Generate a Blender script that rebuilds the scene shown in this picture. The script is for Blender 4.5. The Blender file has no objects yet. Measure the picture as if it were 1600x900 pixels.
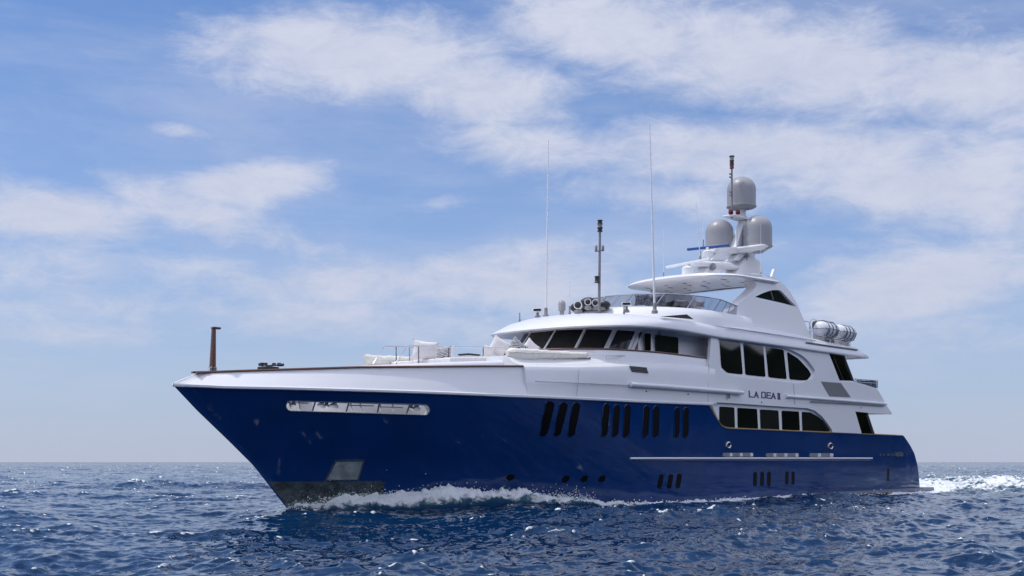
import bpy, bmesh, math, random
import numpy as np
from mathutils import Vector, Matrix
from mathutils.geometry import tessellate_polygon
random.seed(7)
rng = np.random.default_rng(11)

# ------------------------------------------------------------------ camera
W0, H0, FPX, HOR = 1600., 900., 1900., 722.
AL = math.atan(1650. / FPX)
FWD = np.array([math.cos(AL), math.sin(AL)])
RGT = np.array([math.sin(AL), -math.cos(AL)])
CAM = np.array([-22.52, -34.10]); CH = 1.80
sc = bpy.context.scene
cam = bpy.data.cameras.new('camera')
cam.sensor_width = 36.0
cam.lens = 36.0 * FPX / W0
cam.shift_y = (HOR - H0 / 2) / W0
cam.clip_start = 0.3; cam.clip_end = 30000
camo = bpy.data.objects.new('camera', cam)
sc.collection.objects.link(camo)
camo.location = (CAM[0], CAM[1], CH)
camo.rotation_euler = (math.pi / 2, 0, AL - math.pi / 2)
sc.camera = camo

# ------------------------------------------------------------------ light
SUN = Vector((-0.28, 0.30, 0.91)).normalized()
sun_el = math.asin(SUN.z)
sun_az = math.atan2(SUN.x, SUN.y)          # clockwise from +Y
sl = bpy.data.lights.new('sun', 'SUN'); sl.energy = 2.1; sl.angle = math.radians(0.5)
sl.color = (1.0, 0.95, 0.88)
so = bpy.data.objects.new('sun', sl); sc.collection.objects.link(so)
so.rotation_euler = (-SUN).to_track_quat('-Z', 'Y').to_euler()
so.location = (0, 0, 60)
sc.view_settings.view_transform = 'Standard'; sc.view_settings.look = 'None'
sc.view_settings.gamma = 1.0; sc.view_settings.use_curve_mapping = False
sc.view_settings.exposure = 0.15
try:
    sc.cycles.sample_clamp_indirect = 6.0
    sc.cycles.use_denoising = True
    sc.cycles.max_bounces = 8
except Exception: pass

# ------------------------------------------------------------------ node helpers
class NT:
    def __init__(s, tree): s.t = tree
    def n(s, typ, **kw):
        nd = s.t.nodes.new(typ)
        for k, v in kw.items():
            if k == 'ins':
                for kk, vv in v.items():
                    if isinstance(vv, bpy.types.NodeSocket): s.t.links.new(vv, nd.inputs[kk])
                    else: nd.inputs[kk].default_value = vv
            else: setattr(nd, k, v)
        return nd
    def m(s, op, a, b=None, c=None, clamp=False):
        nd = s.t.nodes.new('ShaderNodeMath'); nd.operation = op; nd.use_clamp = clamp
        for i, v in enumerate((a, b, c)):
            if v is None: continue
            if isinstance(v, bpy.types.NodeSocket): s.t.links.new(v, nd.inputs[i])
            else: nd.inputs[i].default_value = v
        return nd.outputs[0]
    def mixc(s, f, a, b):
        nd = s.t.nodes.new('ShaderNodeMix'); nd.data_type = 'RGBA'
        for i, v in ((0, f), (6, a), (7, b)):
            if isinstance(v, bpy.types.NodeSocket): s.t.links.new(v, nd.inputs[i])
            else: nd.inputs[i].default_value = v if i == 0 else (tuple(v) + (1,))[:4]
        return nd.outputs[2]
    def ss(s, x, lo, hi):
        nd = s.t.nodes.new('ShaderNodeMapRange'); nd.interpolation_type = 'SMOOTHSTEP'
        s.t.links.new(x, nd.inputs[0])
        nd.inputs[1].default_value = lo; nd.inputs[2].default_value = hi
        nd.inputs[3].default_value = 0; nd.inputs[4].default_value = 1
        return nd.outputs[0]

# ------------------------------------------------------------------ world : sky + clouds by direction
w = bpy.data.worlds.new('World'); sc.world = w; w.use_nodes = True
w.node_tree.nodes.clear(); N = NT(w.node_tree)
out = N.n('ShaderNodeOutputWorld'); bg = N.n('ShaderNodeBackground'); bg.inputs[1].default_value = 0.10
w.node_tree.links.new(bg.outputs[0], out.inputs[0])
sky = N.n('ShaderNodeTexSky'); sky.sky_type = 'NISHITA'; sky.sun_disc = False
sky.sun_elevation = sun_el; sky.sun_rotation = sun_az
sky.altitude = 0; sky.air_density = 1.0; sky.dust_density = 0.6; sky.ozone_density = 1.6
tc = N.n('ShaderNodeTexCoord')
sep = N.n('ShaderNodeSeparateXYZ', ins={0: tc.outputs['Generated']})
dx, dy, dz = sep.outputs
el = N.m('ARCSINE', dz)
az = N.m('ARCTAN2', dy, dx)
def px_dir(px, py):
    d = FWD + RGT * (px - 800) / FPX
    e = (HOR - py) / FPX
    L = math.hypot(*d)
    return math.atan2(d[1], d[0]), math.atan2(e, L)
# wispy detail noises, stretched along the horizon
def noise(scale, sx, sz, detail, rough, dist=0.0, off=0.0):
    cmb = N.n('ShaderNodeCombineXYZ', ins={0: N.m('MULTIPLY', az, sx), 1: N.m('MULTIPLY', el, sz), 2: off})
    t = N.n('ShaderNodeTexNoise', ins={'Vector': cmb.outputs[0], 'Scale': scale, 'Detail': detail, 'Roughness': rough, 'Distortion': dist})
    return t.outputs['Fac']
n1 = noise(5.0, 1.0, 2.6, 9, 0.62, 0.35)
n2 = noise(22.0, 1.0, 2.2, 8, 0.68, 0.4, 3.1)
n3 = noise(3.0, 1.0, 5.0, 6, 0.6, 0.2, 7.7)
# cloud banks : (px, py, half-width px, half-height px, tilt deg, weight)
BANKS = [(560, 85, 200, 62, 3, 1.0), (720, 130, 170, 60, 12, .85), (470, 140, 110, 22, 8, .5),
         (980, 60, 170, 58, 14, .9), (1250, 110, 330, 75, 9, 1.0), (1500, 130, 240, 60, 7, .95),
         (900, 232, 220, 42, 6, .72), (1180, 235, 300, 55, 2, .92), (1420, 290, 300, 70, 10, .85),
         (1080, 300, 260, 40, 6, .6), (272, 203, 55, 13, 6, .62), (690, 318, 55, 14, -6, .55),
         (90, 335, 140, 48, 4, .85), (390, 290, 110, 32, -8, .85), (300, 330, 150, 34, 14, .72),
         (420, 370, 140, 30, 14, .55), (100, 420, 190, 60, 0, .55), (560, 440, 260, 40, -4, .62), (830, 450, 220, 50, 6, .72),
         (1440, 440, 190, 52, -8, .95), (1560, 420, 130, 40, 0, .6), (1300, 420, 70, 22, -20, .5),
         (60, 60, 160, 10, 8, .28), (150, 250, 300, 12, 3, .25), (1480, 520, 260, 40, 4, .5), (480, 500, 420, 38, 2, .62), (150, 520, 220, 26, 0, .5), (760, 410, 190, 30, -6, .55), (330, 420, 150, 22, 4, .5), (1380, 380, 160, 18, 3, .45)]
tot = None
for (px, py, rx, ry, tilt, wt) in BANKS:
    a0, e0 = px_dir(px, py); a1, _ = px_dir(px + rx, py); _, e1 = px_dir(px, py - ry)
    ra = abs(a1 - a0) * 1.22; re = abs(e1 - e0) * 1.2; c, s_ = math.cos(math.radians(tilt)), math.sin(math.radians(tilt))
    da = N.m('SUBTRACT', a0, az)        # grows to the right
    de = N.m('SUBTRACT', e0, el)        # grows downwards
    u = N.m('MULTIPLY', N.m('ADD', N.m('MULTIPLY', da, c), N.m('MULTIPLY', de, s_)), 1 / ra)
    v = N.m('MULTIPLY', N.m('SUBTRACT', N.m('MULTIPLY', de, c), N.m('MULTIPLY', da, s_)), 1 / re)
    r2 = N.m('ADD', N.m('POWER', N.m('ABSOLUTE', u), 2.0), N.m('POWER', N.m('ABSOLUTE', v), 2.0))
    g = N.m('MULTIPLY', N.m('EXPONENT', N.m('MULTIPLY', r2, -0.85)), wt)
    tot = g if tot is None else N.m('MAXIMUM', tot, N.m('MULTIPLY_ADD', g, 0.35, N.m('MULTIPLY', N.m('MAXIMUM', tot, g), 1.0)) if False else N.m('MAXIMUM', tot, g))
# elsewhere in the sky : free clouds, brightened off view to lift the shade
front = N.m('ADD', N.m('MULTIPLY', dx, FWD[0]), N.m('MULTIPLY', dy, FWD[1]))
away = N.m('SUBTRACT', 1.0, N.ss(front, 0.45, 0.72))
up_free = N.m('MULTIPLY', N.ss(el, math.radians(27), math.radians(40)), 0.45)
free = N.m('MULTIPLY', N.m('MAXIMUM', away, up_free), N.m('MULTIPLY', N.ss(n1, 0.34, 0.56), 0.95))
tot = N.m('MAXIMUM', tot, free)
nz = N.m('ADD', N.m('MULTIPLY', N.m('SUBTRACT', n1, 0.5), 1.15), N.m('MULTIPLY', N.m('SUBTRACT', n2, 0.5), 0.75))
nz = N.m('ADD', nz, N.m('MULTIPLY', N.m('SUBTRACT', n3, 0.5), 0.55))
dens = N.ss(N.m('ADD', tot, nz), 0.08, 0.86)
thin = N.m('MULTIPLY', N.ss(N.m('ADD', n3, N.m('MULTIPLY', n1, 0.5)), 0.56, 1.0), 0.38)
dens = N.m('MAXIMUM', N.m('MULTIPLY', dens, 0.93), thin)
haze = N.m('EXPONENT', N.m('MULTIPLY', N.m('MAXIMUM', el, 0.0), -5.6))
haze_c = (4.45, 4.75, 6.2)
tint = N.mixc(1.0, (0, 0, 0), (1, 1, 1))
mul = N.n('ShaderNodeMix'); mul.data_type = 'RGBA'; mul.blend_type = 'MULTIPLY'; mul.inputs[0].default_value = 1
w.node_tree.links.new(sky.outputs[0], mul.inputs[6]); mul.inputs[7].default_value = (0.58, 0.86, 1.22, 1)
base = N.mixc(N.m('MULTIPLY', haze, 0.85), mul.outputs[2], haze_c)
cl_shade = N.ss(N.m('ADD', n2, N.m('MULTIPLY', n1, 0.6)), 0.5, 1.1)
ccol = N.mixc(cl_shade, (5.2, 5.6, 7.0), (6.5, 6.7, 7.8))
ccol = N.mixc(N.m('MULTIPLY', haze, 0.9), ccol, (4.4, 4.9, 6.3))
fill_boost = N.m('MULTIPLY_ADD', away, 0.75, 1.0)  # extra brightness added to unseen clouds, fills the shaded white side
cb = N.n('ShaderNodeVectorMath', operation='SCALE'); w.node_tree.links.new(ccol, cb.inputs[0]); w.node_tree.links.new(fill_boost, cb.inputs['Scale'])
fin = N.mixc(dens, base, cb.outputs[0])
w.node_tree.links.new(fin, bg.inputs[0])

# ------------------------------------------------------------------ projection helpers (pixel of the photo + known depth -> metres)
def ray(px): return FWD + RGT * (px - 800) / FPX
def at_y(px, py, y):
    d = ray(px); k = (y - CAM[1]) / d[1]
    return Vector((CAM[0] + k * d[0], y, CH + k * (HOR - py) / FPX))
def at_x(px, py, x):
    d = ray(px); k = (x - CAM[0]) / d[0]
    return Vector((x, CAM[1] + k * d[1], CH + k * (HOR - py) / FPX))
def at_z(px, py, z):
    d = ray(px); k = (z - CH) * FPX / (HOR - py)
    return Vector((CAM[0] + k * d[0], CAM[1] + k * d[1], z))
def interp(x, tab):
    return float(np.interp(x, [t[0] for t in tab], [t[1] for t in tab]))
SIDE_K = 0.0625
def side(z): return 4.10 - (z - 4.4) * SIDE_K
def on_side(px, py, inset=0.0):
    p = at_y(px, py, -3.9)
    for _ in range(6): p = at_y(px, py, -side(p.z) + inset)
    return p

# ------------------------------------------------------------------ materials
MATS = {}
def mat(name, col, rough=0.5, metal=0.0, coat=0.0, spec=0.5, var=0.0, vscale=3.0, bump=0.0, bscale=20.0, stretch=(1, 1, 1)):
    m = bpy.data.materials.new(name); m.use_nodes = True
    t = NT(m.node_tree); b = m.node_tree.nodes['Principled BSDF']
    b.inputs['Base Color'].default_value = (*col, 1); b.inputs['Roughness'].default_value = rough
    b.inputs['Metallic'].default_value = metal; b.inputs['Coat Weight'].default_value = coat
    b.inputs['Coat Roughness'].default_value = 0.05; b.inputs['Specular IOR Level'].default_value = spec
    tcn = t.n('ShaderNodeTexCoord'); mp = t.n('ShaderNodeMapping', ins={0: tcn.outputs['Object']})
    mp.inputs['Scale'].default_value = stretch
    if var > 0:
        nn = t.n('ShaderNodeTexNoise', ins={'Vector': mp.outputs[0], 'Scale': vscale, 'Detail': 6.0, 'Roughness': 0.6})
        lo = tuple(c * (1 - var) for c in col); hi = tuple(min(1, c * (1 + var)) for c in col)
        m.node_tree.links.new(t.mixc(t.ss(nn.outputs['Fac'], 0.3, 0.7), lo, hi), b.inputs['Base Color'])
        m.node_tree.links.new(t.m('MULTIPLY_ADD', nn.outputs['Fac'], rough * 0.5, rough * 0.75), b.inputs['Roughness'])
    if bump > 0:
        nb = t.n('ShaderNodeTexNoise', ins={'Vector': mp.outputs[0], 'Scale': bscale, 'Detail': 4.0})
        bn = t.n('ShaderNodeBump', ins={'Height': nb.outputs['Fac'], 'Strength': bump, 'Distance': 0.05})
        m.node_tree.links.new(bn.outputs[0], b.inputs['Normal'])
    MATS[name] = m
    return m
BLUE = mat('blue_hull_paint', (0.0012, 0.030, 0.142), 0.07, coat=0.0, spec=0.55, var=0.10, vscale=0.6, bump=0.7, bscale=0.42, stretch=(1, 1, 0.6))
WHITE = mat('white_gelcoat', (0.78, 0.78, 0.80), 0.28, coat=0.25)
DECK = mat('cream_nonslip', (0.66, 0.62, 0.56), 0.6, var=0.08, vscale=4, bump=0.2, bscale=60)
GLASS = mat('dark_window_glass', (0.005, 0.007, 0.007), 0.03, spec=0.32)
_t = NT(GLASS.node_tree); _oi = _t.n('ShaderNodeObjectInfo')
GLASS.node_tree.links.new(_t.mixc(_oi.outputs['Random'], (0.003, 0.004, 0.004), (0.016, 0.018, 0.017)), GLASS.node_tree.nodes['Principled BSDF'].inputs['Base Color'])
STEEL = mat('polished_steel', (0.52, 0.53, 0.55), 0.18, metal=1.0, var=0.06, vscale=6)
PLATE = mat('stainless_plate', (0.20, 0.24, 0.23), 0.10, metal=0.85, var=0.35, vscale=2.2, bump=0.10, bscale=3)
PALE = mat('pale_brushed_steel', (0.36, 0.40, 0.39), 0.35, metal=0.35, var=0.3, vscale=2.5)
TEAK = mat('varnished_teak', (0.115, 0.034, 0.014), 0.3, coat=0.5, var=0.35, vscale=6, stretch=(0.4, 4, 4))
BLACK = mat('black_rubber', (0.012, 0.012, 0.014), 0.45)
GREY = mat('grey_plastic', (0.22, 0.22, 0.24), 0.5, var=0.1)
DOME = mat('radome_grey', (0.32, 0.32, 0.34), 0.38, var=0.03, vscale=2)
CANVAS = mat('white_canvas', (0.72, 0.70, 0.64), 0.85, var=0.07, vscale=5, bump=0.5, bscale=7)
CUSH = mat('white_cushion', (0.74, 0.71, 0.70), 0.9, var=0.05, vscale=8, bump=0.4, bscale=9)
TAUPE = mat('taupe_cushion', (0.42, 0.36, 0.34), 0.9, var=0.1, vscale=8, bump=0.4, bscale=9)
NAVY = mat('navy_lettering', (0.008, 0.012, 0.08), 0.4)
RADAR = mat('blue_scanner', (0.01, 0.07, 0.27), 0.35)
GOLD = mat('gold_trim', (0.42, 0.27, 0.10), 0.35, coat=0.3)
LOUV = mat('grey_louvre', (0.16, 0.16, 0.17), 0.6, var=0.35, vscale=45)
FIN = mat('grey_blue_paint', (0.12, 0.14, 0.21), 0.35)
PORT = mat('recessed_black_glass', (0.003, 0.003, 0.004), 0.35, spec=0.12)
RED = mat('red_lens', (0.13, 0.008, 0.01), 0.2)
LENS = mat('clear_lens', (0.22, 0.23, 0.22), 0.1)
DARK = mat('dark_interior', (0.02, 0.021, 0.023), 0.6)
def pattern_mat(name, kind):
    m = bpy.data.materials.new(name); m.use_nodes = True; t = NT(m.node_tree); b = m.node_tree.nodes['Principled BSDF']
    b.inputs['Roughness'].default_value = 0.9
    tcn = t.n('ShaderNodeTexCoord')
    if kind == 'stripe':
        wv = t.n('ShaderNodeTexWave', ins={'Vector': tcn.outputs['Object'], 'Scale': 8.5, 'Distortion': 3.4, 'Detail': 1.0, 'Detail Scale': 1.5})
        wv.bands_direction = 'DIAGONAL'
        f = t.ss(wv.outputs['Fac'], 0.45, 0.55)
        c = t.mixc(f, (0.025, 0.03, 0.06), (0.68, 0.67, 0.66))
    else:
        nn = t.n('ShaderNodeTexNoise', ins={'Vector': tcn.outputs['Object'], 'Scale': 9.0, 'Detail': 3.0, 'Distortion': 1.5})
        c = t.mixc(t.ss(nn.outputs['Fac'], 0.42, 0.58), (0.03, 0.04, 0.09), (0.42, 0.42, 0.48))
    m.node_tree.links.new(c, b.inputs['Base Color']); return m
STRIPE = pattern_mat('navy_stripe_fabric', 'stripe')
FLORAL = pattern_mat('blue_blotch_fabric', 'blotch')
def tinted(name, col, refl):
    m = bpy.data.materials.new(name); m.use_nodes = True; t = NT(m.node_tree); m.node_tree.nodes.clear()
    o = t.n('ShaderNodeOutputMaterial'); tr = t.n('ShaderNodeBsdfTransparent'); tr.inputs[0].default_value = (*col, 1)
    gl = t.n('ShaderNodeBsdfGlossy'); gl.inputs['Roughness'].default_value = 0.02
    fr = t.n('ShaderNodeFresnel'); fr.inputs[0].default_value = 1.5
    mx = t.n('ShaderNodeMixShader', ins={0: t.m('MULTIPLY', fr.outputs[0], refl, clamp=True), 1: tr.outputs[0], 2: gl.outputs[0]})
    m.node_tree.links.new(mx.outputs[0], o.inputs[0]); return m
TINT = tinted('tinted_screen', (0.50, 0.53, 0.60), 0.8)
SMOKE = tinted('smoked_glass', (0.42, 0.42, 0.45), 1.3)

# ------------------------------------------------------------------ object helpers
def props(o, label=None, cat=None, group=None, kind=None):
    for k, v in (('label', label), ('category', cat), ('group', group), ('kind', kind)):
        if v: o[k] = v
    return o
def empty(name, loc, label=None, cat=None, group=None):
    o = bpy.data.objects.new(name, None); sc.collection.objects.link(o); o.location = loc
    return props(o, label, cat, group)
def wloc(o):
    v = Vector((0, 0, 0))
    while o is not None: v = v + o.location; o = o.parent
    return v
def put(name, bm, m, parent=None, base=None, smooth=True, bevel=0.0, angle=40):
    """link a bmesh given in world metres as one mesh object"""
    bmesh.ops.recalc_face_normals(bm, faces=bm.faces[:])
    if parent is not None: org = wloc(parent)
    else: org = Vector(base) if base else Vector((0, 0, 0))
    bmesh.ops.translate(bm, verts=bm.verts[:], vec=-org)
    me = bpy.data.meshes.new(name); bm.to_mesh(me); bm.free()
    ms = m if isinstance(m, (list, tuple)) else [m]
    for q in ms: me.materials.append(q)
    o = bpy.data.objects.new(name, me); sc.collection.objects.link(o)
    if parent is not None: o.parent = parent
    else: o.location = org
    if smooth:
        for p in me.polygons: p.use_smooth = True
        try: me.set_sharp_from_angle(angle=math.radians(angle))
        except Exception: pass
    if bevel > 0:
        bv = o.modifiers.new('bevel', 'BEVEL'); bv.width = bevel; bv.segments = 3; bv.limit_method = 'ANGLE'; bv.angle_limit = math.radians(35)
        bv.harden_normals = False
    return o
def a_grid(bm, rows, close_u=False, close_v=False, cap=False):
    """rows[i][j] points -> quads"""
    vs = [[bm.verts.new(p) for p in r] for r in rows]
    nr, nc = len(vs), len(vs[0])
    for i in range(nr if close_u else nr - 1):
        for j in range(nc if close_v else nc - 1):
            q = [vs[i][j], vs[i][(j + 1) % nc], vs[(i + 1) % nr][(j + 1) % nc], vs[(i + 1) % nr][j]]
            try: bm.faces.new(q)
            except ValueError: pass
    if cap:
        for r in (vs[0], vs[-1]):
            try: bm.faces.new(r)
            except ValueError: pass
    return vs
def a_tube(bm, pts, r, n=8, r2=None, capped=True):
    pts = [Vector(p) for p in pts]; rows = []
    for i, p in enumerate(pts):
        d = (pts[min(i + 1, len(pts) - 1)] - pts[max(i - 1, 0)]).normalized()
        a = d.cross(Vector((0, 0, 1)))
        if a.length < 1e-3: a = d.cross(Vector((1, 0, 0)))
        a.normalize(); b = d.cross(a)
        rr = r if r2 is None else r + (r2 - r) * i / (len(pts) - 1)
        rows.append([p + (a * math.cos(2 * math.pi * k / n) + b * math.sin(2 * math.pi * k / n)) * rr for k in range(n)])
    a_grid(bm, rows, close_v=True, cap=capped)
def smooth_path(pts, it=2):
    pts = [Vector(p) for p in pts]
    for _ in range(it):
        q = [pts[0]]
        for a, b in zip(pts, pts[1:]): q += [a.lerp(b, .25), a.lerp(b, .75)]
        q.append(pts[-1]); pts = q
    return pts
def a_lathe(bm, prof, c, axis=Vector((0, 0, 1)), n=32):
    axis = Vector(axis).normalized(); a = axis.orthogonal().normalized(); b = axis.cross(a); c = Vector(c)
    rows = [[c + axis * z + (a * math.cos(2 * math.pi * k / n) + b * math.sin(2 * math.pi * k / n)) * max(r, 1e-3) for k in range(n)] for r, z in prof]
    a_grid(bm, rows, close_v=True, cap=True)
def a_box(bm, c, s, rot=None):
    r = bmesh.ops.create_cube(bm, size=1.0)['verts']
    M = Matrix.Diagonal((*s, 1))
    if rot is not None: M = rot.to_4x4() @ M
    bmesh.ops.transform(bm, matrix=Matrix.Translation(c) @ M, verts=r)
def a_bar(bm, p, q, wd, ht):
    p, q = Vector(p), Vector(q); d = q - p
    rot = d.to_track_quat('X', 'Z').to_matrix()
    a_box(bm, (p + q) / 2, (d.length, wd, ht), rot)
def fillet(poly, r, n=5):
    """round the corners of a 2-D polygon (r: radius or list)"""
    P = [Vector((p[0], p[1])) for p in poly]; out = []
    for i, p in enumerate(P):
        ri = r[i] if isinstance(r, (list, tuple)) else r
        a, b = P[i - 1], P[(i + 1) % len(P)]
        da, db = (a - p), (b - p); t = min(ri, da.length * .45, db.length * .45)
        if t < 1e-6: out.append((p.x, p.y)); continue
        s, e = p + da.normalized() * t, p + db.normalized() * t
        for k in range(n + 1):
            u = k / n; q = s * (1 - u) ** 2 + p * 2 * u * (1 - u) + e * u * u
            out.append((q.x, q.y))
    return out
def dense(poly, step):
    o = []
    for a, b in zip(poly, poly[1:] + poly[:1]):
        L = math.hypot(b[0] - a[0], b[1] - a[1]); n = max(1, int(L / step))
        o += [(a[0] + (b[0] - a[0]) * k / n, a[1] + (b[1] - a[1]) * k / n) for k in range(n)]
    return o
def a_plate(bm, outer, holes, f_front, f_back, step=0):
    """closed plate from a 2-D outline with holes; f_* map 2-D points to metres"""
    loops = [outer] + list(holes)
    tris = tessellate_polygon([[Vector((p[0], p[1], 0)) for p in l] for l in loops])
    if step:
        t2 = bmesh.new(); fl = [t2.verts.new((p[0], p[1], 0)) for l in loops for p in l]
        for t in tris:
            try: t2.faces.new([fl[i] for i in t])
            except ValueError: pass
        for ax in (0, 1):
            lo = min(p[ax] for p in outer); hi = max(p[ax] for p in outer); c = lo + step * .5
            while c < hi:
                no = (1, 0, 0) if ax == 0 else (0, 1, 0); co = (c, 0, 0) if ax == 0 else (0, c, 0)
                bmesh.ops.bisect_plane(t2, geom=t2.verts[:] + t2.edges[:] + t2.faces[:], plane_co=co, plane_no=no); c += step
        t2.verts.index_update()
        F = [bm.verts.new(f_front(v.co.x, v.co.y)) for v in t2.verts]; B = [bm.verts.new(f_back(v.co.x, v.co.y)) for v in t2.verts]
        for f in t2.faces:
            ix = [v.index for v in f.verts]
            bm.faces.new([F[i] for i in ix]); bm.faces.new([B[i] for i in reversed(ix)])
        for e in t2.edges:
            if len(e.link_faces) == 1:
                a, b = (v.index for v in e.verts); bm.faces.new([F[a], F[b], B[b], B[a]])
        t2.free(); return
    flat = [p for l in loops for p in l]
    F = [bm.verts.new(f_front(*p)) for p in flat]; B = [bm.verts.new(f_back(*p)) for p in flat]
    for t in tris:
        for V in (F, B):
            try: bm.faces.new([V[i] for i in t])
            except ValueError: pass
    k = 0
    for l in loops:
        n = len(l)
        for i in range(n):
            a, b = k + i, k + (i + 1) % n
            try: bm.faces.new([F[a], F[b], B[b], B[a]])
            except ValueError: pass
        k += n
def side_plate(bm, outer, holes=(), inset=0.0, thick=0.1):
    a_plate(bm, outer, holes, lambda x, y: on_side(x, y, inset), lambda x, y: on_side(x, y, inset) + Vector((0, thick, 0)))
def y_plate(bm, outer, holes, y, thick):
    a_plate(bm, outer, holes, lambda px, py: at_y(px, py, y), lambda px, py: at_y(px, py, y) + Vector((0, thick, 0)))
def xz_plate(bm, outer, holes, y0, y1):
    a_plate(bm, outer, holes, lambda x, z: Vector((x, y0, z)), lambda x, z: Vector((x, y1, z)))
def sell(front, half, a, n, y):
    """superellipse nose: x of the plan curve at offset y"""
    t = min(1.0, abs(y) / half)
    return front + a * (1 - (1 - t ** n) ** (1 / n))
def nose(front, half, a, n, x_end, k=40, tail=6):
    """plan outline from port aft round the front to starboard aft"""
    P = []
    for i in range(tail): P.append((x_end + (front + a - x_end) * i / tail, -half))
    for i in range(k + 1):
        th = -math.pi / 2 + math.pi * i / k
        s = math.sin(th); y = half * math.copysign(abs(s) ** (2 / n), s)
        P.append((front + a * (1 - abs(math.cos(th)) ** (2 / n)), y))
    for i in range(1, tail + 1): P.append((front + a + (x_end - front - a) * i / tail, half))
    return P

# ------------------------------------------------------------------ hull form
SHEER = [(-1, 4.30), (0, 4.30), (1.5, 4.265), (3.4, 4.28), (8, 4.30), (12, 4.31), (16, 4.345), (20.4, 4.39), (25.6, 4.465), (52, 4.6)]
STEM = [(-1.6, 6.0), (-.03, 4.84), (.2, 4.64), (1.12, 3.77), (1.69, 3.22), (2.48, 2.25), (3.51, .94), (4.4, -0.08)]
STERN = [(-1.6, 51.05), (.22, 50.98), (1.53, 50.42), (2.31, 49.8), (2.85, 49.0), (3.37, 48.0), (4.4, 46)]
HTOP = [(-1, 4.30), (0, 4.30), (1.5, 4.265), (3.4, 4.28), (8, 4.30), (12, 4.31), (16, 4.345), (20.4, 4.39), (25.85, 4.465), (26.05, 4.3), (26.37, 4.01), (26.7, 3.75), (27.05, 3.51), (27.35, 3.42), (27.8, 3.385), (52, 3.37)]
def hull_b(x, z):
    s = min(1.0, max(0.0, z / 4.33))
    xs = interp(z, STEM); le = 19.5 - 1.5 * s; p = 1.55 + 0.65 * s ** 1.3
    bm_ = 3.85 + 0.25 * s ** 0.6
    if z < 0: bm_ += z * 0.25
    t = min(1.0, max(0.0, (x - xs) / le))
    b = bm_ * (1 - (1 - t) ** p)
    if x > 42: b -= 0.14 * ((x - 42) / 9) ** 2
    return math.sqrt(max(b, 0) ** 2 + 0.045 ** 2)
def hull_n(x, z):
    e = 0.02
    n = Vector((-(hull_b(x + e, z) - hull_b(x - e, z)) / (2 * e), -1, -(hull_b(x, z + e) - hull_b(x, z - e)) / (2 * e)))
    return n.normalized()
def on_hull(px, py, off=0.0):
    d = ray(px)
    def fn(k):
        x, y, z = CAM[0] + k * d[0], CAM[1] + k * d[1], CH + k * (HOR - py) / FPX
        return y + hull_b(x, z), Vector((x, y, z))
    lo = 20.0; hi = lo
    while hi < 95:
        hi += 0.5
        v, p = fn(hi)
        if v > 0 and p.x > interp(p.z, STEM): break
        lo = hi
    for _ in range(40):
        m = (lo + hi) / 2
        v, p = fn(m)
        if v > 0: hi = m
        else: lo = m
    p = fn(hi)[1]
    if off: p = p + hull_n(p.x, p.z) * off
    return p
def hull_plate(bm, outer, out=0.012, inn=-0.03, holes=()):
    a_plate(bm, outer, holes, lambda x, y: on_hull(x, y, out), lambda x, y: on_hull(x, y, inn), 7)
def stadium(t, b, hw, n=8, slant=0.0):
    """px outline of a slot between two centres"""
    t, b = Vector(t), Vector(b); o = []
    for k in range(n + 1):
        a = math.pi + math.pi * k / n; o.append((t.x + hw * math.cos(a), t.y + hw * math.sin(a)))
    for k in range(n + 1):
        a = math.pi * k / n; o.append((b.x + hw * math.cos(a), b.y + hw * (math.sin(a) - slant * math.cos(a))))
    return o

# ================================================================== THE YACHT
Y = empty('motor_yacht', (26, 0, 0), 'large motor yacht with glossy navy blue hull and white superstructure under way', 'yacht')

def build_hull():
    NW, NU = 200, 34
    ws = [0.0]
    for i in range(1, NW + 1):
        u = i / NW; ws.append(u)
    rings = []
    for wv in ws:
        x0 = 48.0 * (0.35 * wv + 0.65 * wv ** 1.25)
        port = []
        for j in range(NU + 1):
            u = j / NU
            fa = max(0, 1 - wv / 0.4) ** 2; fb = max(0, (wv - 0.86) / 0.14) ** 2
            zt = interp(x0, HTOP)
            z = -1.5 + (zt + 1.5) * u
            x = x0 + (interp(z, STEM) - 0.0) * fa + (interp(z, STERN) - 48.0) * fb
            if fa == 1: x = interp(z, STEM)
            zt2 = interp(x, HTOP) if u == 1 else None
            if zt2 is not None and 0.4 < wv < 0.86: z = zt2
            port.append(Vector((x, -hull_b(x, z), z)))
        rings.append(port + [Vector((p.x, -p.y, p.z)) for p in reversed(port)])
    bm = bmesh.new()
    vs = a_grid(bm, rings, close_v=True)
    n = len(vs[0])
    for r in (vs[0], vs[-1]):
        for j in range(n // 2 - 1):
            try: bm.faces.new([r[j], r[j + 1], r[n - 2 - j], r[n - 1 - j]])
            except ValueError: pass
    return bm
hull = put('hull', build_hull(), [BLUE, WHITE], Y, angle=28)

# the long open mooring slot cut through the bow
slot = stadium((0, 0), (0, 0), 1)
def slot_outline(grow=0.0):
    L, Rr, hh = Vector((454.5, 634.3)), Vector((663.5, 640.3)), 7.6 + grow
    d = (Rr - L).normalized(); nrm = Vector((-d.y, d.x)); o = []
    for k in range(11):
        a = math.pi / 2 + math.pi * k / 10
        q = L + (d * math.cos(a) + nrm * math.sin(a)) * hh; o.append((q.x, q.y))
    for k in range(11):
        a = -math.pi / 2 + math.pi * k / 10
        q = Rr + (d * math.cos(a) + nrm * math.sin(a)) * hh; o.append((q.x, q.y))
    return dense(o, 8)
bm = bmesh.new()
so_ = slot_outline()
a_plate(bm, so_, (), lambda x, y: on_hull(x, y) + Vector((-.25, -.6, 0)), lambda x, y: on_hull(x, y) + Vector((.26, .65, 0)), 12)
bmesh.ops.recalc_face_normals(bm, faces=bm.faces[:])
bmesh.ops.translate(bm, verts=bm.verts[:], vec=-Y.location)
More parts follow.
